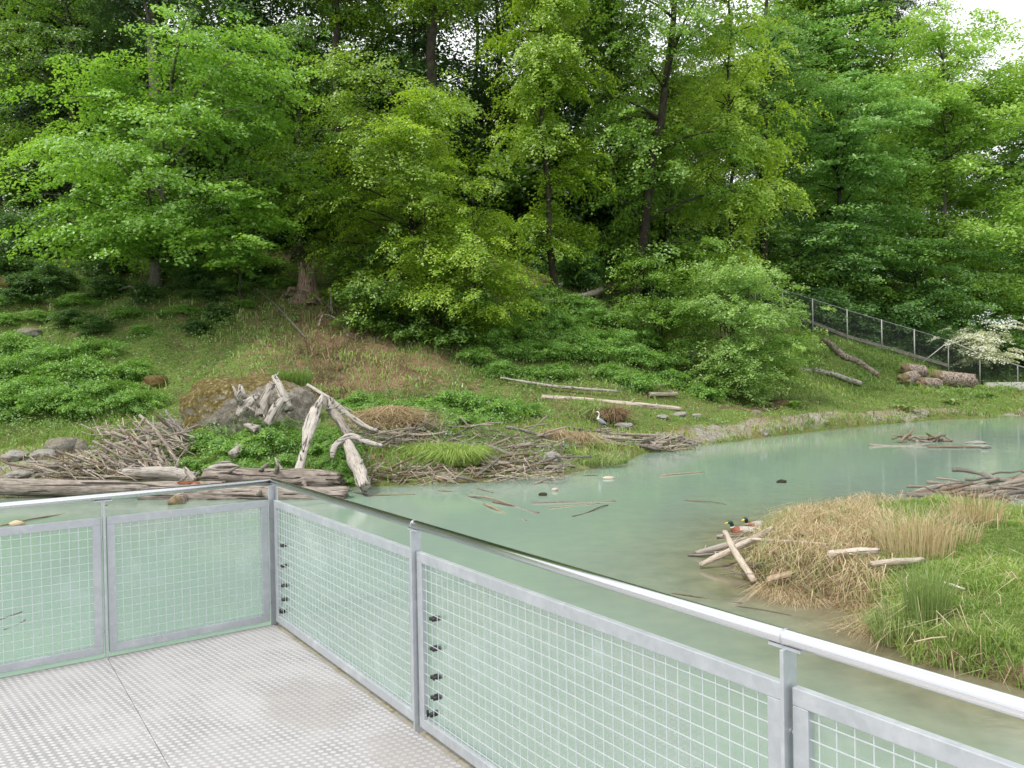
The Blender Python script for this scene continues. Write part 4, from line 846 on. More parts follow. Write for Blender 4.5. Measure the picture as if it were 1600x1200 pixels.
broad('broad leaved plant nearest the willow bush on the gravel bank', 1200, 636, .55, 1); broad('dark broad leaved plant on the bank grass right of the wood chips', 1243, 637, .75, 2)
broad('broad leaved plant beside the orange moss patch on the bank', 1405, 640, .7, 3); broad('bright broad leaved plant just right of the orange moss patch', 1422, 644, .8, 5)
broad('broad leaved plant on the gravel near the right end of the bank', 1487, 632, .75, 7); broad('dark low plant below the cut log sections', 1541, 622, .8, 4)

# ------------------------------------------------------------------ logs, driftwood and sticks
def frame_x(p0, p1, roll=0.0):
    d = (p1 - p0).normalized(); return d.to_track_quat('X', 'Z') @ Euler((roll, 0, 0)).to_quaternion()
def wood(name, label, cat, pts, rad, mt, n=14, rough=.10, seed=1, cap=None, group=None, flat=1.0, knots=3, parent=None, sub=6):
    """a log or branch along world points; its own frame has x along the wood"""
    pts = [Vector(p) for p in pts]; rr = random.Random(seed); q = frame_x(pts[0], pts[-1]); qi = q.inverted(); loc = pts[0]
    lp = [qi @ (p - loc) for p in pts]; rad = list(rad) if hasattr(rad, '__len__') else [rad] * len(pts)
    P, Rr = [], []
    for i in range(len(lp) - 1):
        for k in range(sub):
            t = k / sub; a, b, c, d = lp[max(i - 1, 0)], lp[i], lp[i + 1], lp[min(i + 2, len(lp) - 1)]
            P.append(.5 * ((2 * b) + (c - a) * t + (2 * a - 5 * b + 4 * c - d) * t * t + (3 * b - a - 3 * c + d) * t ** 3)); Rr.append(rad[i] * (1 - t) + rad[i + 1] * t)
    P.append(lp[-1]); Rr.append(rad[-1]); vs, fs = [], []
    L0 = (lp[-1] - lp[0]).length
    for i, p in enumerate(P):
        t = (P[min(i + 1, len(P) - 1)] - P[max(i - 1, 0)]).normalized(); a = t.cross(Vector((0, 0, 1))).normalized(); b = a.cross(t)
        for k in range(n):
            an = 2 * math.pi * k / n; d = a * math.cos(an) + b * math.sin(an) * flat
            nv = noise.noise(Vector((p.x * .7 / max(Rr[i], .05) * .35 + seed * 3.1, math.cos(an) * 1.3, math.sin(an) * 1.3))) + .6 * noise.noise(Vector((p.x * .5 / max(Rr[i], .05), math.cos(an) * 4 + seed, math.sin(an) * 4)))
            e = 1.0
            vs.append(p + d * Rr[i] * (1 + rough * 2.2 * nv) * e + (t * (rr.uniform(-.45, .45) * Rr[i]) if i in (0, len(P) - 1) else Vector()))
    for i in range(len(P) - 1):
        for k in range(n): fs.append((i * n + k, i * n + (k + 1) % n, (i + 1) * n + (k + 1) % n, (i + 1) * n + k))
    mb = MB(); mb.add(vs, fs, mt)
    # ends: a sunk centre so that they read as broken or cut wood
    for base, sgn, cc, r in ((0, 1, P[0], Rr[0]), ((len(P) - 1) * n, -1, P[-1], Rr[-1])):
        k0 = len(mb.v); inner = cc + (P[1] - P[0] if sgn > 0 else P[-2] - P[-1]).normalized() * r * .15; mb.v.append(tuple(inner))
        for k in range(n):
            f = (base + (k + 1) % n, base + k, k0) if sgn > 0 else (base + k, base + (k + 1) % n, k0); mb.f.append(f); mb.m.append(mb.mi(cap or mt))
    for j in range(knots):
        i = rr.randrange(1, len(P) - 1); an = rr.uniform(-.3, 3.4); r = Rr[i]; t = (P[i + 1] - P[i - 1]).normalized(); a = t.cross(Vector((0, 0, 1))).normalized(); b = a.cross(t); d = (a * math.cos(an) + b * math.sin(an)) 
        s_ = P[i] + d * r * .6; mb.tube([s_, s_ + d * r * .8 + t * r * .5, s_ + d * r * (1.1 + rr.random()) + t * r * rr.uniform(.5, 1.6)], [r * .3, r * .2, r * .1], mt, 6, .2, seed=j)
    o = mb.build(name); o.location = loc; o.rotation_mode = 'QUATERNION'; o.rotation_quaternion = q
    if label: tag(o, label, cat, group)
    return o
A3 = lambda *l: [at(*p) for p in l]
def heart(o, x, l, w, up, side):
    """a red rotten hollow on a log"""
    mb = MB(); rr = random.Random(3); pts = []
    N_ = 14
    for k in range(N_):
        a = 2 * math.pi * k / N_; pts.append(Vector((x + math.cos(a) * l * rr.uniform(.7, 1.2), side + math.sin(a) * w * .3, up + math.sin(a) * w * rr.uniform(.7, 1.1))))
    c = Vector((x, side + .0, up)); vs = pts + [p + Vector((0, .02, 0)) for p in pts] + [c + Vector((0, .03, 0)), c]
    mb.add([Vector((v.x, v.y - .0, v.z)) for v in vs], [(k, (k + 1) % N_, 2 * N_ + 1) for k in range(N_)] + [(k + N_, 2 * N_, (k + 1) % N_ + N_) for k in range(N_)] + [(k, k + N_, (k + 1) % N_ + N_, (k + 1) % N_) for k in range(N_)], M['heart'])
    return mb.build('rotten_patch', o, False)
lg = wood('fallen_log', 'long grey log floating at the left bank, running out of the left edge', 'log', A3((-120, 757, 19.6), (0, 761, 19.5), (150, 763, 19.4), (290, 765, 19.3), (350, 762, 19.3)), [.21, .21, .205, .20, .17], M['rotwood'], 20, .07, 3, sub=10, knots=1)
heart(lg, 6.75, .30, .045, .13, -.155)
lg2 = wood('fallen_log', 'grey log lying lowest at the water behind the railing corner, with red rotten patches', 'log', A3((225, 774, 18.9), (330, 774, 18.75), (440, 776, 18.6), (542, 776, 18.5)), [.20, .23, .25, .24], M['rotwood'], 20, .08, 4, sub=10, knots=1)
heart(lg2, 2.9, .55, .045, .155, -.165)
wood('fallen_log', 'upper grey log right behind the railing corner, below the mound', 'log', A3((318, 745, 19.7), (400, 746, 19.6), (470, 748, 19.5), (532, 752, 19.4)), [.20, .23, .25, .21], M['rotwood'], 20, .13, 5, sub=9, knots=4)
wood('fallen_log', 'short split log lying on the long log under the crossed sticks', 'log', A3((190, 741, 20.6), (250, 740, 20.4), (305, 747, 20.3)), [.13, .19, .17], M['drift'], 16, .16, 6, sub=9)
wood('log_stub', 'mossy round log stub poking out towards the viewer below the logs', 'log', [at(290, 775, 19.2), at(274, 786, 17.9)], [.15, .155], M['scaly'], 16, .06, 7, cap=M['endgrain'], knots=0)
wood('broken_root', 'upright splintered stump end between the sticks and the mound', 'wood', A3((305, 752, 19.6), (288, 730, 19.9)), [.11, .03], M['drift'], 10, .2, 8)
wood('broken_root', 'bleached root piece lying on top of the upper log', 'wood', A3((318, 738, 20.0), (345, 728, 20.2), (382, 734, 20.2)), [.05, .12, .05], M['drift'], 10, .25, 9)
wood('broken_root', 'thin splinter sticking up from the upper log near the paddle shaped slab', 'wood', A3((440, 738, 19.9), (430, 715, 20.1)), [.07, .02], M['drift'], 8, .25, 10)
# slabs leaning on the boulder
wood('driftwood_slab', 'rounded hollow slab of grey wood leaning on the boulder, farthest left', 'driftwood', A3((371, 650, 23.2), (384, 633, 23.3), (398, 620, 23.5)), [.12, .30, .18], M['drift'], 14, .16, 11, flat=.45)
wood('driftwood_slab', 'twisted grey slab leaning on the boulder beside the hollow slab', 'driftwood', A3((406, 650, 23.0), (414, 624, 23.2), (424, 600, 23.6)), [.20, .18, .12], M['drift'], 12, .26, 12, flat=.6)
wood('driftwood_branch', 'grey branch leaning highest against the middle of the boulder', 'driftwood', A3((450, 640, 23.2), (440, 612, 23.4), (428, 588, 23.8)), [.15, .13, .08], M['drift'], 12, .18, 13)
wood('driftwood_branch', 'grey branch crossing below the highest leaning branch', 'driftwood', A3((416, 664, 22.6), (428, 645, 22.8), (441, 626, 23.1)), [.12, .15, .13], M['drift'], 12, .18, 14)
wood('driftwood_slab', 'tall paddle shaped slab of grey wood standing on the mound', 'driftwood', A3((466, 737, 19.5), (476, 702, 20.0), (483, 670, 20.6), (492, 644, 21.2), (504, 616, 22.0)), [.11, .08, .18, .16, .03], M['drift'], 14, .16, 15, flat=.55)
wood('driftwood_log', 'thick grey trunk end dipping into the water right of the mound', 'driftwood', A3((541, 686, 20.6), (552, 715, 19.8), (562, 740, 19.2), (571, 762, 18.6)), [.10, .15, .165, .13], M['drift'], 16, .17, 16, knots=2)
wood('driftwood_branch', 'hooked grey branch arching over the thick trunk end', 'driftwood', A3((519, 716, 20.2), (524, 698, 20.4), (545, 684, 20.5), (570, 690, 20.4), (598, 697, 20.2)), [.04, .09, .115, .08, .04], M['drift'], 12, .16, 17, knots=1)
wood('driftwood_log', 'slanting grey trunk right of the boulder leading down to the hooked branch', 'driftwood', A3((503, 622, 22.3), (520, 642, 22.0), (535, 665, 21.5), (547, 688, 20.8)), [.09, .13, .11, .09], M['drift'], 14, .24, 18, knots=6)
wood('driftwood_spike', 'short pointed stump rising beside the slanting trunk', 'driftwood', A3((516, 642, 22.0), (519, 621, 22.1)), [.16, .05], M['drift'], 10, .2, 19)
wood('long_branch', 'long thin grey branch sloping from the top of the boulder to the straw nest', 'branch', A3((480, 601, 23.6), (515, 624, 23.1), (560, 660, 22.6), (590, 674, 22.4)), [.05, .07, .08, .05], M['drift'], 9, .1, 20)
wood('driftwood_branch', 'small grey wood piece lying in the herbs in the middle of the mound', 'driftwood', A3((362, 712, 21.0), (378, 697, 21.4)), [.12, .07], M['drift'], 10, .2, 21)
wood('driftwood_branch', 'grey knot of wood in the herbs below the leaning branches', 'driftwood', A3((382, 664, 22.4), (402, 672, 22.3)), [.06, .13], M['drift'], 10, .25, 22)

# protos for the many sticks
SM = []
def stick_meshes(mt, n, seed):
    rr = random.Random(seed); outl = []
    for i in range(n):
        mb = MB(); K = 8; b1, b2 = rr.uniform(-.05, .05), rr.uniform(-.025, .025); P = []; Rr = []
        for k in range(K + 1):
            t = k / K; P.append(Vector((t, b1 * math.sin(t * 3.14) * 1 , b2 * math.sin(t * 6.28)))); Rr.append(.5 * (1 - .45 * t) * rr.uniform(.9, 1.1))
        outl.append((P, Rr, rr.random() < .4, rr.random()))
    return outl
STK = {k: stick_meshes(M[k], 6, 30 + i) for i, k in enumerate(('stick', 'stickbrown', 'drift', 'fresh'))}
SMESH = {}
def stick_mesh(kind, idx, aspect):
    key = (kind, idx, aspect)
    if key not in SMESH:
        P, Rr, fork, q = STK[kind][idx]; mb = MB(); L_ = aspect  # length in radii; unit radius 1
        pts = [Vector((p.x * L_, p.y * L_, p.z * L_)) for p in P]; mb.tube(pts, [r * 2 for r in Rr], M[kind], 7, .16, seed=idx)
        if fork:
            s_ = pts[5]; d = Vector((.8, math.cos(q * 6), math.sin(q * 6))).normalized(); mb.tube([s_, s_ + d * L_ * .10, s_ + d * L_ * .22 + Vector((.06 * L_, 0, 0))], [.8, .5, .25], M[kind], 5, .1, seed=idx)
        me_o = mb.build('stick'); SMESH[key] = me_o.data; bpy.data.objects.remove(me_o)
    return SMESH[key]
NST = [0]
def stick(p0, p1, r, label, kind='stick', group=None, name='stick', cat='stick', idx=None):
    p0, p1 = Vector(p0), Vector(p1); ln = (p1 - p0).length; asp = ln / r; a = min((12, 20, 32, 50, 80), key=lambda v: abs(math.log(v / asp)))
    me = stick_mesh(kind, random.randrange(6) if idx is None else idx, a); o = bpy.data.objects.new(name, me); COL.objects.link(o); o.location = p0; o.rotation_mode = 'QUATERNION'
    o.rotation_quaternion = frame_x(p0, p1, random.uniform(0, 6.28)); o.scale = (ln / a, r, r); NST[0] += 1
    return tag(o, label, cat, group)
def pile(n, x0, x1, y0, y1, Yf, ang, spread, ln, rad, label, group, kinds=('stick', 'stick', 'stick', 'drift', 'drift', 'stickbrown'), shape=None, name='stick', dep=.8):
    """sticks tangled over a heap: centres seen inside a window, lying mostly one way"""
    for i in range(n):
        u = random.random(); px = x0 + (x1 - x0) * u
        yb, yt = (y1, y0) if shape is None else shape(u); py = yb + (yt - yb) * random.random() ** 1.1
        c = at(px, py, Yf(px, py)); a = R(random.gauss(ang, spread)); l = random.uniform(*ln) * random.uniform(.6, 1.0); r = random.uniform(*rad) * random.uniform(.7, 1)
        d = Vector((math.cos(a), random.uniform(-dep, dep), -math.sin(a))).normalized() * l / 2
        p0, p1 = c - d, c + d; lo = .0
        for q in (p0, p1):
            g = max(ground_z(q.x, q.y), -.03) + r
            if q.z < g: q.z = g
        if random.random() < .5: p0, p1 = p1, p0
        stick(p0, p1, r, label, random.choice(kinds), group, name)
SA, GA = 'bleached stick in the tangled heap left of the boulder mound', 'sticks in the left heap'
Yl = lambda px, py: 20.6 + max(0, (742 - py)) * .030
for (a, b, c, d, r, kd) in ((55, 745, 178, 698, .065, 'drift'), (62, 744, 140, 722, .05, 'drift'), (95, 741, 190, 715, .04, 'stick'), (122, 737, 185, 722, .03, 'stick'), (60, 743, 140, 742, .05, 'stickbrown'), (187, 706, 240, 747, .035, 'stick'), (204, 745, 235, 722, .035, 'stick'), (200, 684, 209, 714, .06, 'stick'), (186, 686, 232, 677, .05, 'drift'), (262, 678, 305, 672, .055, 'drift'), (160, 676, 200, 678, .03, 'stick'), (208, 659, 235, 662, .03, 'stick'), (215, 730, 250, 695, .05, 'stick'), (213, 718, 232, 690, .06, 'drift'), (228, 722, 262, 684, .045, 'stick'), (225, 700, 246, 672, .06, 'stick')):
    stick(at(a, b, Yl(a, b)), at(c, d, Yl(c, d) + .3), r, SA, kd, GA)
pile(30, 195, 290, 662, 700, Yl, 18, 24, (.9, 2.2), (.03, .062), SA, GA, shape=lambda u: (706 - 10 * u, 664 + 8 * abs(u - .5)))
pile(22, 120, 250, 700, 745, Yl, 22, 20, (1.0, 2.8), (.028, .055), SA, GA, shape=lambda u: (744, 728 - 24 * u))
pile(14, 200, 262, 690, 735, Yl, 42, 18, (.8, 1.9), (.035, .065), SA, GA)
stick(at(0, 718, 20.6), at(68, 738, 20.2), .035, 'thin stick lying on the gravel at the left edge, pointing at the heap', 'stickbrown')
# nest of straw and sticks
SN, GN = 'thin stick lying around the straw nest behind the mound', 'sticks of the straw nest'
Yn = lambda px, py: 24.4 + max(0, 700 - py) * .035
pile(30, 560, 680, 650, 690, Yn, 8, 38, (.7, 1.9), (.022, .045), SN, GN, shape=lambda u: (692, 650 + 12 * u))
pile(10, 555, 650, 675, 705, lambda px, py: 23.2, -25, 14, (1.2, 2.6), (.02, .045), SN, GN)
for (a, b, c, d, r, Y) in ((590, 676, 700, 674, .05, 24.0), (560, 684, 652, 704, .04, 23.2), (676, 672, 686, 640, .03, 25.0), (640, 676, 668, 654, .03, 25)):
    stick(at(a, b, Y), at(c, d, Y), r, SN, 'stick', GN)
def twigs(name, label, boxes):
    mb = MB(); rr = random.Random(9)
    for (n_, x0, x1, y0, y1, Y0, Y1, ang, spd, l0, l1) in boxes:
        for i in range(n_):
            px, py = rr.uniform(x0, x1), rr.uniform(y0, y1); t = (y1 - py) / max(1, y1 - y0); c = at(px, py, Y0 + (Y1 - Y0) * t); a = R(rr.gauss(ang, spd)); l = rr.uniform(l0, l1)
            d = Vector((math.cos(a), rr.uniform(-.8, .8), -math.sin(a))).normalized() * l / 2; g = max(ground_z(c.x, c.y), 0) + .02
            if c.z < g: c.z = g
            p0, p1 = c - d, c + d; p0.z = max(p0.z, g); p1.z = max(p1.z, g); r = rr.uniform(.008, .020)
            mb.tube([p0, (p0 + p1) / 2 + Vector((0, 0, rr.uniform(-.05, .05))), p1], [r, r * .8, r * .5], M[rr.choice(('stick', 'stick', 'stickbrown', 'drift'))], 4, .1, seed=i)
    tag(mb.build(name), label, 'twigs', kind='stuff')
twigs('brushwood', 'fine bleached twigs filling the stick heaps along the far bank', [(130, 150, 290, 665, 740, 20.5, 23.0, 30, 35, .3, 1.3), (60, 60, 200, 715, 747, 20.2, 21.4, 20, 22, .4, 1.4), (200, 545, 690, 655, 700, 23.4, 25.6, 5, 45, .3, 1.0), (180, 690, 890, 690, 752, 20.0, 24.8, -5, 35, .3, 1.1), (110, 560, 720, 725, 757, 20.2, 22.2, 0, 50, .2, .7), (90, 920, 1085, 684, 704, 27.4, 29.4, -5, 20, .4, 1.1)])
c = at(608, 668, 25.6); n = 3800; a = rng.uniform(0, 6.28, n); rr_ = np.sqrt(rng.uniform(0, 1, n)); P = np.stack([c.x + np.cos(a) * rr_ * 1.15, c.y + np.sin(a) * rr_ * 1.0, ground_z(c.x, c.y) + .55 * (1 - rr_ ** 2)], 1)
tag(link('straw_nest', blades_mesh('straw_nest', P, rng.uniform(.15, .4, n), np.full(n, .022), rng.normal(size=(n, 2)) * 1.6, L['straw'], rng.uniform(0, .9, n), 2.0)), 'mound of dry straw lying behind the slanting driftwood', 'straw', kind='stuff')
# sticks along the bank
SC, GC = 'weathered stick lying in the tangle on the bank between the mound and the low cape', 'sticks along the middle bank'
def Yb(px, py):
    h_ = hit(px, min(py, 757)); return max(18.6, min(h_.y, 25.5))
for (a, b, c, d, r) in ((762, 702, 838, 740, .075), (758, 716, 820, 742, .08), (776, 712, 870, 706, .05), (850, 725, 884, 732, .05), (725, 756, 778, 724, .06), (694, 748, 750, 757, .05), (790, 670, 858, 688, .06), (815, 703, 846, 689, .055), (874, 696, 880, 726, .06), (862, 694, 876, 700, .05), (752, 708, 760, 732, .05), (800, 732, 884, 735, .055), (830, 742, 880, 738, .04), (886, 716, 905, 727, .03), (898, 724, 912, 717, .03), (780, 745, 850, 748, .035), (806, 716, 862, 727, .05), (690, 700, 760, 690, .04), (735, 668, 790, 662, .03)):
    Y1, Y2 = Yb(a, b), Yb(c, d); Y = (Y1 + Y2) / 2; stick(at(a, b, Y - .1) + Vector((0, 0, r)), at(c, d, Y + .1) + Vector((0, 0, r)), r, SC, random.choice(('drift', 'stick', 'drift')), GC)
pile(34, 750, 885, 690, 752, Yb, -8, 24, (.8, 2.2), (.03, .065), SC, GC, shape=lambda u: (752 - 14 * u, 700 - 6 * u), dep=.5)
pile(20, 690, 860, 664, 700, Yb, -6, 30, (.7, 1.8), (.022, .045), SC, GC, dep=.5)
pile(24, 575, 720, 722, 757, Yb, 0, 42, (.5, 1.4), (.02, .045), SC, GC, kinds=('stick', 'stickbrown', 'stickbrown', 'drift'), dep=.5)
SD, GD = 'silvery stick stacked in the flat pile below the standing heron', 'sticks below the heron'
Yd = lambda px, py: 27.3 + (706 - py) * .07
for (a, b, c, d, r) in ((903, 697, 938, 692, .07), (916, 704, 956, 697, .10), (994, 680, 1031, 700, .075), (905, 689, 960, 700, .05), (940, 686, 996, 684, .06), (960, 692, 1000, 702, .07), (1022, 684, 1065, 682, .06), (1060, 688, 1090, 695, .06), (1046, 680, 1048, 702, .035), (1038, 702, 1052, 694, .03), (926, 668, 937, 685, .06), (952, 668, 975, 679, .05), (967, 671, 968, 683, .04), (975, 690, 1030, 699, .06), (1065, 686, 1096, 691, .04)):
    stick(at(a, b, Yd(a, b)), at(c, d, Yd(c, d)), r, SD, random.choice(('stick', 'drift')), GD)
pile(24, 915, 1025, 684, 705, Yd, -8, 14, (.9, 2.2), (.04, .08), SD, GD, kinds=('stick', 'drift'), dep=.4)
pile(12, 1025, 1085, 683, 701, Yd, -6, 18, (.8, 1.6), (.03, .06), SD, GD, kinds=('stick', 'drift'), dep=.4)
SE, GE = 'grey stick stacked on the stick island at the right edge of the pond', 'sticks of the right island'
Ye = lambda px, py: 16.5 + max(0, 785 - py) * .055
for (a, b, c, d, r) in ((1488, 734, 1545, 742, .06), (1535, 740, 1625, 760, .065), (1550, 741, 1597, 734, .03), (1448, 753, 1511, 757, .045), (1417, 760, 1473, 759, .03), (1490, 777, 1542, 768, .085), (1535, 768, 1640, 772, .08), (1470, 768, 1484, 753, .06), (1560, 778, 1650, 766, .05), (1575, 758, 1680, 764, .06), (1500, 760, 1560, 748, .05), (1520, 764, 1600, 754, .05), (1463, 747, 1502, 752, .03)):
    stick(at(a, b, Ye(a, b)), at(c, d, Ye(c, d)), r, SE, random.choice(('stick', 'drift')), GE)
pile(32, 1470, 1700, 745, 784, Ye, -3, 13, (.9, 2.0), (.032, .065), SE, GE, kinds=('stick', 'drift', 'stick', 'stickbrown'), shape=lambda u: (786, 762 - 24 * min(1, u * 4)), dep=.6)
pile(22, 1450, 1620, 750, 780, Ye, -4, 10, (1.0, 2.2), (.04, .07), SE, GE, kinds=('stick', 'stick', 'drift'), shape=lambda u: (780, 758 - 14 * u), dep=.3)
pile(12, 1455, 1600, 772, 790, lambda px, py: 16.4, -2, 25, (.4, .9), (.012, .03), SE, GE, kinds=('stickbrown', 'stick'), dep=.8)
SF, GF = 'twisted brown stick on the small floating raft far out on the pond', 'sticks of the floating raft'
Yf_ = lambda px, py: 29.8
for (a, b, c, d, r) in ((1394, 686, 1407, 680, .05), (1407, 680, 1422, 688, .05), (1454, 682, 1464, 690, .04)): stick(at(a, b, 29.8), at(c, d, 29.8), r, SF, 'stickbrown', GF)
pile(20, 1400, 1480, 682, 691, Yf_, -4, 25, (.6, 1.4), (.03, .06), SF, GF, kinds=('stickbrown', 'stick'), dep=.8)
stick(onz(1358, 696, .02), onz(1450, 696, .02), .07, 'long pale log awash in front of the floating raft', 'stick', name='floating_log', cat='log')
stick(onz(1450, 699, .02), onz(1538, 699, .02), .04, 'thin sunken branch right of the floating raft', 'stickbrown', name='floating_branch', cat='branch')
# crossed logs at the reed tip
def near_w(label, l, r, kind='drift', seed=1, name='driftwood_log', cat='log'):
    pts = [onz(x, y, z) for x, y, z in l]; wood(name, label, cat, pts, r, M[kind], 10, .09, seed, knots=1, sub=5)
near_w('smooth pale log leaning across the other logs at the tip of the reed bed', [(1133, 832, .50), (1152, 868, .30), (1180, 910, .06)], [.042, .045, .047], 'stick', 41)
near_w('thick pale log running up to the right under the leaning log', [(1094, 883, .05), (1143, 860, .22), (1208, 826, .42)], [.035, .052, .050], 'stick', 42)
near_w('straight bark stripped log farthest back at the reed bed tip, nearest the ducks', [(1120, 839, .22), (1150, 836, .25), (1196, 832, .30)], [.032, .034, .034], 'drift', 43)
near_w('grey log lying between the back log and the thick pale log', [(1088, 864, .05), (1130, 854, .14), (1172, 842, .25)], [.035, .050, .045], 'drift', 44)
near_w('thin log lying flat on the water below the grey log', [(1075, 867, .02), (1100, 866, .05), (1140, 862, .12)], [.022, .026, .026], 'drift', 45)
near_w('long thin bleached stick lying over the back of the reed bed', [(1174, 842, .36), (1230, 846, .45), (1292, 850, .50)], [.02, .02, .012], 'stick', 46, 'stick', 'stick')
near_w('bleached log lying in the middle of the reed bed', [(1295, 866, .50), (1330, 862, .52), (1371, 861, .50)], [.045, .05, .04], 'stick', 47)
near_w('bleached log lying near the lawn end of the reed bed', [(1360, 882, .48), (1400, 878, .50), (1443, 876, .48)], [.035, .045, .04], 'stick', 48)
near_w('reddish stick along the back edge of the reed bed', [(1229, 833, .42), (1260, 835, .45), (1292, 838, .45)], [.02, .02, .014], 'stickbrown', 49, 'stick', 'stick')
near_w('dark wet log end under the front of the reed bed', [(1200, 908, .10), (1224, 902, .16), (1248, 897, .2)], [.06, .065, .06], 'stickbrown', 50)
near_w('dark wet stick under the right front of the reed bed', [(1330, 936, .08), (1352, 930, .12), (1378, 934, .1)], [.04, .05, .04], 'stickbrown', 51)
near_w('small dry branch lying on the lawn', [(1470, 908, .45), (1488, 914, .46), (1508, 921, .45)], [.008, .014, .012], 'stick', 52, 'stick', 'stick')
near_w('long thin dry stem lying on the grass above the handrail', [(1428, 1003, .42), (1455, 997, .45), (1480, 995, .44)], [.004, .006, .003], 'fresh', 53, 'stick', 'stick')
for i in range(16):
    px, py = random.uniform(1125, 1235), random.uniform(862, 900); p0 = onz(px, py, random.uniform(.02, .25)); a = random.uniform(-.9, .5); d = Vector((math.cos(a), math.sin(a), random.uniform(-.1, .25))) * random.uniform(.25, .7)
    stick(p0, p0 + d, random.uniform(.006, .014), 'thin grey twig tangled under the crossed logs', random.choice(('stick', 'drift')), 'twigs under the crossed logs', 'twig', 'twig')
# floating sticks
FL = [(1032, 744, 1100, 737, .035, 'fresh', 'peeled yellow stick floating alone in the middle of the pond'), (1070, 782, 1135, 788, .012, 'stickbrown', 'thin dark twig floating between the peeled stick and the reeds'),
 (1298, 791, 1343, 796, .02, 'stick', 'short stick floating behind the reed bed, under its lighter twin'), (1310, 793, 1343, 793, .015, 'fresh', 'light short stick crossing its darker twin behind the reed bed'),
 (730, 775, 838, 802, .03, 'stick', 'long floating stick that heads the raft of three below the bank tangle'), (756, 788, 822, 813, .03, 'fresh', 'peeled floating stick at the front of the raft of three'), (770, 785, 842, 801, .022, 'stickbrown', 'brown floating stick in the middle of the raft of three'),
 (831, 786, 962, 783, .03, 'stick', 'longest stick of the floating group right of the raft of three'), (859, 794, 937, 786, .022, 'fresh', 'pale floating stick just below the longest one'), (895, 807, 950, 789, .018, 'stickbrown', 'thin floating stick lowest in the right group'),
 (577, 775, 648, 772, .018, 'fresh', 'thin pale stick floating beside the thick trunk end'), (552, 769, 578, 776, .03, 'drift', 'short dark stick floating at the end of the railing corner log'), (834, 757, 866, 747, .035, 'stick', 'white stick end rising from the water left of the low cape'),
 (880, 744, 934, 743, .022, 'fresh', 'thin yellow stick floating below the low cape'), (747, 764, 770, 770, .025, 'stickbrown', 'short reddish stick floating under the bank tangle'), (684, 767, 738, 769, .014, 'fresh', 'thin straw coloured stick floating close to the bank'),
 (0, 822, 168, 789, .022, 'fresh', 'long pale branch floating behind the left railing'), (42, 792, 80, 786, .02, 'stickbrown', 'short stick floating in front of the long grey log'), (1050, 927, 1160, 942, .010, 'fresh', 'thin straw coloured stem floating near the reed bed, the longer one'),
 (1152, 947, 1236, 961, .007, 'stick', 'faint thin stem floating close under the reed bed'), (0, 968, 36, 955, .010, 'stickbrown', 'dark twig seen through the left mesh panel'), (6, 984, 40, 968, .008, 'stickbrown', 'second dark twig seen through the left mesh panel')]
NOF = {k: [i for i, q in enumerate(v) if not q[2]] or [0] for k, v in STK.items()}
for (a, b, c, d, r, kd, lb) in FL: stick(onz(a, b, .005), onz(c, d, .008), r, lb, kd, name='floating_stick', idx=random.choice(NOF[kd]))
def chunk(name, label, cat, p, s, mt, seed=1, sub=3, amp=.35, rz=0.0, sq=1.0, cap=.0):
    bm = bmesh.new(); bmesh.ops.create_icosphere(bm, subdivisions=sub, radius=1)
    for v in bm.verts:
        d = v.co.normalized(); q = d * 1.1 + Vector((seed * 7.1, seed * 3.3, 0))
        k = 1 + amp * noise.noise(q) + amp * .5 * noise.noise(q * 2.3) + amp * .25 * noise.noise(q * 5.1) + (amp * .12 * noise.noise(q * 12) if sub > 4 else 0)
        # squarish profile
        e = (abs(d.x) ** (2 * sq) + abs(d.y) ** (2 * sq) + abs(d.z) ** (2 * sq)) ** (-1 / (2 * sq))
        v.co = Vector((d.x * s[0], d.y * s[1], d.z * s[2])) * k * e
    me = bpy.data.meshes.new(name); bm.to_mesh(me); bm.free(); me.materials.append(mt); me.polygons.foreach_set('use_smooth', [True] * len(me.polygons))
    o = link(name, me); o.location = p; o.rotation_euler.z = rz; return tag(o, label, cat)
chunk('wood_chunk', 'white chunk of wood caught on the long floating branch at the left', 'wood', onz(27, 818, .04), (.17, .08, .07), M['fresh'], 3, 2)
chunk('wood_chunk', 'small dark chunk floating in open water', 'wood', onz(1221, 753, .02), (.12, .08, .07), M['bark_dark'], 4, 2)
chunk('wood_chunk', 'pale chunk floating right of the thin yellow stick', 'wood', onz(951, 747, .02), (.16, .08, .05), M['stick'], 5, 2)
chunk('wood_chunk', 'small pale chunk floating above the right stick group', 'wood', onz(867, 766, .02), (.08, .06, .06), M['stick'], 6, 2)
chunk('wood_chunk', 'tiny dark chunk floating beside the small pale chunk', 'wood', onz(848, 773, .02), (.09, .06, .06), M['bark_dark'], 7, 2)
chunk('flat_stone', 'flat pale stone awash right of the floating raft', 'stone', onz(1526, 692, .02), (.36, .2, .07), M['pebble'], 8, 3)
chunk('wood_chunk', 'reddish chunk at the end of the sunken branch', 'wood', onz(1541, 699, .04), (.18, .1, .07), M['drift'], 9, 2)

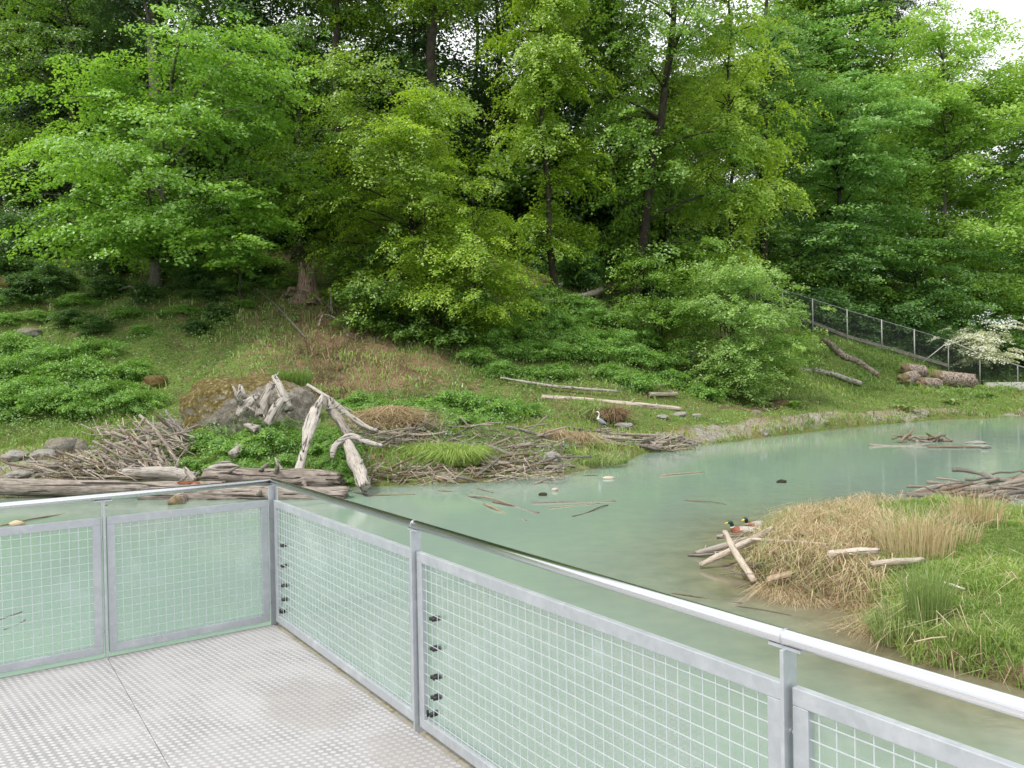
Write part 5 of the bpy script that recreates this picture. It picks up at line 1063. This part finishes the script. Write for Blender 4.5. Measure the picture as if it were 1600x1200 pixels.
# boulder and rocks
bp = at(392, 640, 25.4)
bo = chunk('boulder', 'big pale boulder capped with brown moss behind the driftwood', 'boulder', Vector((bp.x, 25.4, 1.50)), (2.05, 1.45, 1.36), M['boulder'], 5, 6, .16, 0, 1.35)
ROCKS = [('grey lying rock left of the boulder', 262, 640, 25.8, (.75, .5, .38), 'rock'), ('pale stone left of the grey lying rock, half in grass', 290, 622, 26.6, (.35, .3, .2), 'rock'),
 ('dark rounded rock on the grass strip left of the stick heap', 96, 690, 24.2, (.42, .35, .32), 'rock'), ('small dark rock touching the dark rounded rock', 122, 692, 24.4, (.26, .25, .26), 'rock'),
 ('pale rock on the gravel at the left edge', 24, 706, 23.6, (.36, .3, .16), 'pebble'), ('pale rock on the gravel, right of the one at the left edge', 68, 705, 23.6, (.34, .3, .17), 'pebble'),
 ('flat grey slab of rock above the long log', 70, 722, 22.2, (.62, .4, .14), 'rock'), ('low stone under the flat grey slab', 30, 738, 21.4, (.32, .3, .12), 'pebble'),
 ('brown mossy rock in the bramble thicket left of the boulder', 242, 594, 33.4, (.5, .4, .32), 'brownrock'), ('large brown mossy rock at the left edge of the slope', 0, 474, 42, (1.2, .8, .6), 'brownrock'),
 ('small grey rock beside the large mossy rock', 31, 456, 42.6, (.3, .3, .26), 'rock'), ('low grey rock in the grass of the left slope', 46, 511, 38.6, (.5, .4, .2), 'rock'),
 ('white stone at the waterline among the bank sticks', 862, 717, 23.2, (.24, .2, .17), 'pebble'), ('whitish stone lying right of the standing heron', 975, 672, 30.1, (.34, .2, .14), 'pebble'),
 ('grey stone on the gravel bank right of the brown tussock', 1063, 660, 33.2, (.24, .16, .12), 'pebble'), ('grey stone on the gravel bank, the pair nearest the water', 1088, 655, 34.0, (.20, .16, .11), 'pebble'),
 ('pale stone on the gravel bank just right of the brown tussock', 1035, 658, 32.4, (.22, .16, .10), 'pebble'), ('dark grey stone at the top of the gravel bank', 1182, 646, 36.6, (.26, .2, .13), 'rock'),
 ('light stone low on the slope below the fallen branches', 792, 487, 41, (.2, .2, .18), 'pebble'), ('rock showing through the brambles of the middle slope', 1072, 512, 44.4, (.5, .3, .4), 'pebble')]
for i, (lb, px, py, Y, s, mt) in enumerate(ROCKS):
    p = at(px, py, Y); g = ground_z(p.x, Y); chunk('rock', lb, 'rock', Vector((p.x, Y, g + s[2] * .45)), s, M[mt], 11 + i, 4, .3, random.uniform(-.4, .4), 1.3)
gt = [o for o in bpy.data.objects if o.name.startswith('grass_tuft')][0]; gt.location = (at(457, 600, 25.7).x, 25.7, 2.60)

# logs on the slope and right bank
H3 = lambda l, r: [hit(x, y) + Vector((0, 0, r * .6)) for x, y in l]
def flatlog(a, b, Y0, Y1, r, n=4, sag=0.0):
    """a straight log resting on the ground between two bearings"""
    P0, P1 = at(a, 600, Y0), at(b, 600, Y1); o_ = []
    z0, z1 = ground_z(P0.x, Y0), ground_z(P1.x, Y1)
    for k in range(n):
        t = k / (n - 1); o_.append(Vector((P0.x + (P1.x - P0.x) * t, Y0 + (Y1 - Y0) * t, z0 + (z1 - z0) * t + r * .9)))
    return o_
wood('pale_log', 'long straight pale log lying along the foot of the middle slope', 'log', flatlog(846, 1062, 33.0, 34.6, .13, 5), [.11, .13, .13, .12, .09], M['stick'], 12, .05, 61, sub=8)
wood('grey_branch', 'thin grey branch lying above the pale log', 'branch', [q + Vector((0, 0, .18)) for q in H3([(782, 598), (830, 606), (880, 613), (968, 620)], .05)], [.04, .06, .07, .05], M['drift'], 9, .08, 62, knots=3, sub=6)
wood('pale_log', 'short pale broken log end right of the long pale log', 'log', [q + Vector((0, 0, .12)) for q in H3([(1016, 622), (1058, 621)], .08)], [.10, .09], M['stick'], 10, .06, 63)
wood('white_branch', 'white curved branch high on the middle slope', 'branch', [q + Vector((0, 0, .45)) for q in H3([(820, 472), (838, 477), (848, 484), (880, 486)], .1)], [.08, .10, .13, .09], M['stick'], 10, .1, 64, knots=2)
wood('grey_branch', 'thin branch above the white curved branch', 'branch', [q + Vector((0, 0, .5)) for q in H3([(846, 460), (880, 460)], .1)], [.05, .07], M['drift'], 8, .1, 65)
wood('broken_stump', 'pale splintered stump end at the top right of the middle slope', 'stump', [q + Vector((0, 0, .45)) for q in H3([(897, 478), (920, 474), (941, 466)], .1)], [.07, .14, .2], M['stick'], 10, .2, 66, knots=4)
wood('grey_branch', 'grey branch hanging down below the splintered stump end', 'branch', [q + Vector((0, 0, .45)) for q in H3([(905, 484), (912, 506)], .1)], [.10, .13], M['stick'], 10, .15, 67)
wood('grey_branch', 'bare arching branch left of the willow bush', 'branch', [hit(1060, 556) + Vector((0, 0, .3)), hit(1075, 548) + Vector((0, -.2, 1.0)), hit(1105, 556) + Vector((0, -.6, .8))], [.03, .04, .02], M['drift'], 7, .1, 68, knots=2)
wood('bare_branch', 'pale many forked branch lying right of the pale log', 'branch', [q + Vector((0, 0, .15)) for q in H3([(1025, 610), (1050, 603), (1085, 587)], .05)], [.06, .05, .02], M['stick'], 8, .1, 69, knots=8)
wood('fallen_tree', 'dead fallen tree top lying down the bare brown part of the slope', 'branch', [q + Vector((0, 0, .5)) for q in H3([(398, 466), (428, 492), (446, 512), (478, 548)], .1)], [.025, .035, .045, .05], M['bark_grey'], 8, .2, 70, knots=14)
wood('grey_branch', 'thin bare branch arching over leaves right of the stump', 'branch', [hit(498, 514) + Vector((0, 0, .1)), hit(506, 508) + Vector((0, 0, .5)), hit(528, 510) + Vector((0, 0, .3)), hit(545, 528)], [.03, .035, .03, .02], M['drift'], 7, .1, 71)
wood('grey_branch', 'curved bare root beside the big trunk on the left slope', 'branch', [hit(185, 462) + Vector((0, 0, .3)), hit(205, 458) + Vector((0, 0, .3)), hit(215, 470) + Vector((0, 0, .2)), hit(208, 484)], [.05, .07, .05, .04], M['drift'], 7, .1, 72)
wood('mossy_log', 'curved barky log lying down the grass slope below the fence', 'log', [q + Vector((0, 0, .12)) for q in H3([(1288, 536), (1300, 546), (1318, 562), (1338, 570), (1372, 592)], .2)], [.16, .22, .22, .2, .17], M['scaly'], 14, .08, 73, sub=7, knots=2, cap=M['endgrain'])
wood('mossy_log', 'smaller grey log lying below the curved log by the willow bush', 'log', [q + Vector((0, 0, .10)) for q in H3([(1272, 584), (1300, 589), (1346, 605)], .15)], [.12, .15, .17], M['drift'], 12, .08, 74, sub=7)
wood('short_log', 'short dead log end under the willow bush', 'log', [q + Vector((0, 0, .10)) for q in H3([(1246, 583), (1268, 584)], .12)], [.10, .12], M['drift'], 10, .1, 75)
def rl_(a, Y0, b, Y1, dz, r): return [Vector((at(a, 600, Y0).x, Y0, ground_z(at(a, 600, Y0).x, Y0) + dz)), Vector((at(b, 600, Y1).x, Y1, ground_z(at(b, 600, Y1).x, Y1) + dz))]
wood('log_section', 'sawn log section with its round cut end facing the pond, front left of the group', 'log', rl_(1412, 51.0, 1428, 52.6, .42, .4), [.44, .42], M['scaly'], 22, .05, 76, cap=M['endgrain'], knots=0)
wood('log_section', 'sawn log section lying behind the round cut end', 'log', rl_(1414, 53.0, 1444, 53.6, .55, .4), [.46, .44], M['scaly'], 22, .05, 77, cap=M['endgrain'], knots=0)
wood('log_section', 'long thick barky log right of the sawn sections near the concrete wall', 'log', rl_(1462, 52.5, 1521, 53.0, .50, .4), [.50, .48], M['scaly'], 24, .02, 78, cap=M['endgrain'], knots=0)
wood('log_section', 'dark hollow ended log section between the sawn section and the long log', 'log', rl_(1440, 51.0, 1466, 51.8, .36, .4), [.36, .34], M['scaly'], 20, .07, 79, cap=M['stickbrown'], knots=0)
wood('drift_piece', 'small grey wood piece at the waterline of the gravel bank', 'driftwood', A3((1190, 673, 30.2), (1200, 680, 29.9)), [.10, .08], M['drift'], 8, .1, 80)

# broken tree stump on the slope
sp = hit(480, 468); mb = MB(); n = 22; vs = []; fs = []; rr = random.Random(4); hs = [-.3, 0, .25, .6, 1.0, 1.4, 1.75]; rs = [1.0, .78, .60, .50, .46, .45, .43]
for i, (h_, r_i) in enumerate(zip(hs, rs)):
    for k in range(n):
        a = 2 * math.pi * k / n; r = r_i * (1 + (.22 if i < 3 else .07) * math.sin(a * 5 + 1) * (1 if i < 3 else 1) + rr.uniform(-.05, .05)); z = h_ + (rr.uniform(-.3, .35) if i == 6 else 0)
        vs.append((math.cos(a) * r, math.sin(a) * r, z))
for i in range(len(hs) - 1):
    for k in range(n): fs.append((i * n + k, i * n + (k + 1) % n, (i + 1) * n + (k + 1) % n, (i + 1) * n + k))
vs.append((0, 0, 1.1)); fs += [((len(hs) - 1) * n + k, (len(hs) - 1) * n + (k + 1) % n, len(vs) - 1) for k in range(n)]
M['stumpwood'] = driftwood('stump wood', (.09, .065, .045), (.22, .16, .115), (.45, .37, .29), 'Z'); mb.add(vs, fs, M['stumpwood'])
st = mb.build('tree_stump'); st.location = sp; tag(st, 'tall broken tree stump with splintered pale wood on the slope', 'stump')
for pts, r in (([(-.35, -.4, .45), (-.75, -.55, .55), (-.95, -.6, .15)], (.12, .10, .05)), ([(-.5, -.2, .2), (-1.1, -.4, .25), (-1.3, -.5, -.1)], (.12, .09, .04)), ([(.0, -.5, .3), (.1, -.95, -.1), (.2, -1.2, -.5)], (.14, .10, .06)), ([(.4, -.3, .2), (.8, -.6, -.1), (1.0, -.8, -.4)], (.14, .10, .06))):
    mb = MB(); mb.tube(pts, r, M['stumpwood'], 8, .15); mb.build('root', st)
pp = hit(517, 486); mb = MB(); mb.tube([(0, 0, -.2), (.02, 0, .6), (.0, 0, 1.15)], [.05, .05, .045], M['drift'], 8, .08); o = mb.build('marker_post'); o.location = pp; tag(o, 'thin grey wooden post standing right of the stump', 'post')

# ------------------------------------------------------------------ fence and wall
FY = 57.0; FP = [(1138, 466), (1180, 484), (1223, 500), (1270, 515), (1324, 532), (1378, 548), (1429, 563), (1482, 579), (1531, 601), (1590, 604), (1650, 606)]
fr_ = empty('chain_link_fence', (at(1482, 579, FY).x, FY, at(1482, 579, FY).z)); tag(fr_, 'chain link fence with grey posts climbing the right hand slope', 'fence'); fo = fr_.location.copy()
B = [at(x, y, FY) - fo for x, y in FP]; hp = [2.18] * 8 + [2.42, 1.9, 1.75]
T = [b + Vector((0, 0, h_)) for b, h_ in zip(B, hp)]; T[8] = at(1531, 553, FY) - fo; T[9] = at(1590, 571, FY) - fo; T[10] = at(1650, 590, FY) - fo
m, nt, out = mat('dark fence wire'); pbr(nt, out, (.055, .058, .055), .5, .3); M['fwire'] = m
for i, (b, t) in enumerate(zip(B, T)):
    mb = MB(); mb.tube([b - Vector((0, 0, .5)), t + Vector((0, 0, .06 if i != 8 else .3))], .045, M['fencepost'], 10); o = mb.build('post', fr_)
for i in range(len(B) - 1):
    b0, b1, t0, t1 = B[i], B[i + 1], T[i], T[i + 1]; mb = MB(); w = .007; N_ = 24; hN = 24
    def pt_(u, v): return (b0 * (1 - u) + b1 * u) * (1 - v) + (t0 * (1 - u) + t1 * u) * v
    W_ = (b1 - b0).length; Hh = (t0 - b0).length; stp = .085; nx = int(W_ / stp); nyy = int(Hh / stp)
    def seg(p, q):
        d = (q - p).normalized(); s_ = d.cross(Vector((0, 1, 0))) * w * .5; y_ = Vector((0, w * .5, 0))
        mb.add([p - s_, p + y_, p + s_, q - s_, q + y_, q + s_], [(0, 1, 4, 3), (1, 2, 5, 4), (2, 0, 3, 5)], M['fwire'])
    for k in range(-nyy, nx):
        u0, v0, u1, v1 = k / nx, 0, (k + nyy) / nx, 1.0
        def clip(ua, va, ub, vb):
            ts = [0, 1]; du, dv = ub - ua, vb - va
            lo, hi = 0., 1.
            if du != 0:
                a_, c2 = (0 - ua) / du, (1 - ua) / du; lo, hi = max(lo, min(a_, c2)), min(hi, max(a_, c2))
            return (lo, hi) if hi > lo else None
        for (ua, va, ub, vb) in ((u0, 0., u1, 1.), (u0, 1., u1, 0.)):
            r_2 = clip(ua, va, ub, vb)
            if r_2: seg(pt_(ua + (ub - ua) * r_2[0], va + (vb - va) * r_2[0]), pt_(ua + (ub - ua) * r_2[1], va + (vb - va) * r_2[1]))
    mb.build('wire_mesh', fr_, False)
mb = MB(); mb.tube(T[:8], .02, M['fencepost'], 6); mb.build('top_wire', fr_)
mb = MB(); mb.tube([T[7], T[8], T[9], T[10]], .05, M['fencepost'], 8); mb.build('top_rail', fr_)
mb = MB(); mb.tube([T[7] - Vector((0, .06, .1)), at(1441, 566, FY) - fo - Vector((0, .06, 0))], .04, M['fencepost'], 8); mb.build('brace', fr_)
kb = [at(x, y, FY + 1.0) for x, y in ((1200, 478), (1269, 504), (1324, 526), (1380, 542), (1480, 571))]; kc = kb[2]
mb = MB()
for p, q in zip(kb[:-1], kb[1:]):
    d = (q - p); mb.box((p + q) / 2 - kc, d * 1.002, (0, .25, 0), (0, 0, .24), M['oldconcrete'])
o = mb.build('kerb_beam', smooth=False); o.location = kc; tag(o, 'narrow weathered concrete edge running down behind the fence', 'kerb')
wp = at(1541, 598, 54.6); we = at(1790, 604, 54.9); mb = MB(); mb.box((we.x / 2 - wp.x / 2, 0, -.5), (we.x - wp.x, 0, 0), (0, .3, 0), (0, 0, 1.0), M['concrete']); o = bevel(mb.build('concrete_wall', smooth=False), .02); o.location = wp + Vector((0, 0, 0)); tag(o, 'low pale concrete wall at the right end of the fence', 'wall')

# ------------------------------------------------------------------ birds
for k, c, r in (('green_head', (.01, .055, .035), .3), ('duck_white', (.75, .74, .70), .7), ('duck_rust', (.26, .085, .045), .7), ('duck_grey', (.42, .40, .37), .7), ('duck_black', (.02, .02, .02), .6), ('bill', (.72, .48, .03), .5), ('heron_grey', (.20, .225, .26), .8), ('heron_dark', (.05, .055, .07), .7), ('heron_bill', (.55, .38, .12), .5), ('eye', (.01, .01, .01), .2), ('heron_leg', (.16, .13, .08), .7)):
    M[k] = flat(k.replace('_', ' '), c, r)
def loft(secs, n=16):
    """secs: (x, z, half width, half height, material of the span that follows)"""
    mb = MB(); vs = []; S = len(secs)
    for i, s in enumerate(secs):
        p0, p1 = secs[max(i - 1, 0)], secs[min(i + 1, S - 1)]; t = Vector((p1[0] - p0[0], 0, p1[1] - p0[1])).normalized(); up = Vector((-t.z, 0, t.x))
        for k in range(n):
            a = 2 * math.pi * k / n; vs.append(Vector((s[0], 0, s[1])) + Vector((0, 1, 0)) * math.cos(a) * s[2] + up * math.sin(a) * s[3])
    for i in range(S - 1):
        for k in range(n):
            mt = secs[i][4]
            if isinstance(mt, tuple): mt = mt[0] if math.sin(2 * math.pi * (k + .5) / n) > .55 else mt[1]
            mb.f.append((i * n + k, i * n + (k + 1) % n, (i + 1) * n + (k + 1) % n, (i + 1) * n + k)); mb.m.append(mb.mi(M[mt]))
    mb.v = [tuple(v) for v in vs]; mb.f.append(tuple(range(n))[::-1]); mb.m.append(0); mb.f.append(tuple((S - 1) * n + k for k in range(n))); mb.m.append(mb.mi(M[secs[-2][4]] if not isinstance(secs[-2][4], tuple) else M[secs[-2][4][0]]))
    return mb
def ball(mb, c, r, mt):
    n = 6; c = Vector(c)
    vs = [c + Vector((0, 0, r))]; 
    for i in range(1, 4):
        for k in range(n): vs.append(c + Vector((math.sin(i * .785) * math.cos(k * 1.047), math.sin(i * .785) * math.sin(k * 1.047), math.cos(i * .785))) * r)
    vs.append(c - Vector((0, 0, r))); fs = [(0, 1 + k, 1 + (k + 1) % n) for k in range(n)] + [(1 + i * n + k, 1 + (i + 1) * n + k, 1 + (i + 1) * n + (k + 1) % n, 1 + i * n + (k + 1) % n) for i in range(2) for k in range(n)] + [(len(vs) - 1, 1 + 2 * n + (k + 1) % n, 1 + 2 * n + k) for k in range(n)]
    mb.add(vs, fs, mt)
def duck(label, loc, rz, headturn=0.0):
    s = [(-.27, .085, .012, .008, 'duck_white'), (-.22, .075, .045, .022, 'duck_black'), (-.17, .055, .075, .048, ('duck_grey', 'duck_white')), (-.09, .04, .098, .072, ('duck_grey', 'duck_grey')), (0, .035, .105, .080, ('duck_grey', 'duck_rust')), (.07, .035, .098, .080, ('duck_rust', 'duck_rust')),
         (.13, .045, .078, .072, 'duck_rust'), (.165, .075, .052, .056, 'duck_rust'), (.178, .105, .036, .040, 'duck_white'), (.182, .118, .033, .036, 'green_head'), (.187, .145, .032, .035, 'green_head'), (.196, .170, .037, .038, 'green_head'), (.215, .188, .038, .036, 'green_head'), (.240, .188, .030, .028, 'green_head'),
         (.256, .180, .020, .016, 'bill'), (.285, .172, .022, .008, 'bill'), (.312, .170, .016, .005, 'bill')]
    mb = loft(s)
    for y in (-1, 1): ball(mb, (.228, y * .032, .195), .006, M['eye'])
    # folded wings along the back
    for y in (-1, 1): mb.add([Vector(v) for v in ((-.22, y * .03, .10), (.04, y * .075, .10), (.06, y * .05, .118), (-.02, y * .01, .122), (-.24, y * .012, .108), (.02, y * .095, .06), (-.16, y * .07, .06))], [(0, 1, 2, 3, 4), (0, 6, 5, 1)], M['duck_grey'])
    o = mb.build('mallard_duck'); o.location = loc; o.rotation_euler.z = rz; o.scale = (1.0,) * 3; return tag(o, label, 'duck')
p = onz(1161, 832, 0); duck('mallard drake with rusty breast and yellow bill swimming left, in front', Vector((p.x, p.y, -.01)), R(176))
p = onz(1183, 829, 0); duck('mallard drake following behind the first, its body hidden by the log tips', Vector((p.x + .02, p.y + .28, -.01)), R(215))
def heron(label, px, Y, rz, hunched=False, s=1.0, extra=0):
    hk = 'heron_grey'
    if not hunched:
        secs = [(-.26, .36, .01, .01, 'heron_dark'), (-.20, .42, .045, .03, (hk, 'heron_dark')), (-.12, .47, .075, .065, hk), (-.03, .52, .085, .085, hk), (.05, .575, .070, .080, hk), (.095, .62, .045, .055, 'duck_white'), (.10, .68, .026, .030, 'duck_white'), (.075, .73, .019, .021, 'duck_white'), (.06, .78, .017, .018, 'duck_white'), (.068, .83, .017, .018, 'duck_white'), (.09, .868, .024, .024, 'duck_white'), (.125, .880, .024, .022, 'duck_white'), (.155, .876, .014, .013, 'heron_bill'), (.21, .868, .007, .008, 'heron_bill'), (.27, .860, .002, .002, 'heron_bill')]
    else:
        secs = [(-.22, .14, .01, .01, 'heron_dark'), (-.18, .20, .06, .05, (hk, 'heron_dark')), (-.10, .28, .11, .10, hk), (0, .36, .125, .12, hk), (.08, .43, .09, .09, hk), (.11, .50, .05, .05, hk), (.12, .545, .034, .034, 'duck_white'), (.15, .56, .026, .025, 'duck_white'), (.18, .55, .012, .012, 'heron_bill'), (.26, .52, .003, .003, 'heron_bill')]
    mb = loft(secs, 14)
    hz = .45 if not hunched else .24
    for y in (-.035, .035):
        mb.tube([(-.02, y, hz), (.015, y, hz * .62), (-.005, y, .02)], [.018, .008, .007], M['heron_leg'], 6)
        for a in (-.5, 0, .5, 3.14): mb.tube([(-.005, y, .012), (-.005 + math.cos(a) * .07, y + math.sin(a) * .05, .004)], [.006, .003], M['heron_leg'], 5)
    if not hunched: mb.tube([(.10, 0, .893), (.05, 0, .90), (0, 0, .875)], [.008, .006, .002], M['heron_dark'], 5); [ball(mb, (.125, y * .022, .887), .005, M['eye']) for y in (-1, 1)]
    p = at(px, 600, Y); o = mb.build('grey_heron'); o.location = (p.x, Y, max(ground_z(p.x, Y), 0) + extra); o.rotation_euler.z = rz; o.scale = (s, s, s); return tag(o, label, 'heron')
heron('grey heron standing upright with long neck behind the flat stick pile', 938, 28.3, R(155), False, 1.0)
heron('hunched grey heron crouching at the water edge left of the standing heron', 880, 24.6, R(250), True, .62)

# ------------------------------------------------------------------ sky and light
w = bpy.data.worlds.new('World'); scene.world = w; w.use_nodes = True; nt = w.node_tree; nt.nodes.clear()
SUN_EL, SUN_AZ = R(58), R(-125)   # azimuth measured from +y clockwise; the sun stands behind the viewer's left shoulder
sky = nt.nodes.new('ShaderNodeTexSky'); sky.sky_type = 'NISHITA'; sky.sun_disc = False; sky.sun_elevation = SUN_EL; sky.sun_rotation = SUN_AZ; sky.dust_density = 2.5; sky.air_density = 1.2
bg = nt.nodes.new('ShaderNodeBackground'); tc = nt.nodes.new('ShaderNodeTexCoord')
cl = nz(nt, 1.6, 6, .6, tc.outputs['Generated'], .4)
cc_ = ramp(nt, cl, [(.3, (8.2, 8.5, 9.2)), (.7, (12.5, 12.6, 12.8))]); f = ramp(nt, cl, [(.20, .80), (.45, .97)])
c = mixc(nt, f, sky.outputs[0], cc_); nt.links.new(c, bg.inputs[0]); bg.inputs[1].default_value = .105
wo = nt.nodes.new('ShaderNodeOutputWorld'); nt.links.new(bg.outputs[0], wo.inputs[0])
sl = bpy.data.lights.new('sun', 'SUN'); sl.energy = 2.5; sl.angle = R(10); sl.color = (1, .955, .88); so = bpy.data.objects.new('sun', sl); COL.objects.link(so)
dv = Vector((math.sin(SUN_AZ) * math.cos(SUN_EL), math.cos(SUN_AZ) * math.cos(SUN_EL), math.sin(SUN_EL))); so.rotation_mode = 'QUATERNION'; so.rotation_quaternion = dv.to_track_quat('Z', 'Y')
scene.view_settings.view_transform = 'Standard'; scene.view_settings.look = 'None'; scene.view_settings.exposure = 0.36; scene.view_settings.gamma = 1
cy = scene.cycles; cy.max_bounces = 6; cy.diffuse_bounces = 3; cy.glossy_bounces = 4; cy.transmission_bounces = 4; cy.transparent_max_bounces = 10; cy.use_adaptive_sampling = True; cy.adaptive_threshold = .02
cy.use_denoising = True; cy.denoiser = 'OPENIMAGEDENOISE'; cy.sample_clamp_indirect = 6
print('sticks', NST[0], 'objects', len(bpy.data.objects))
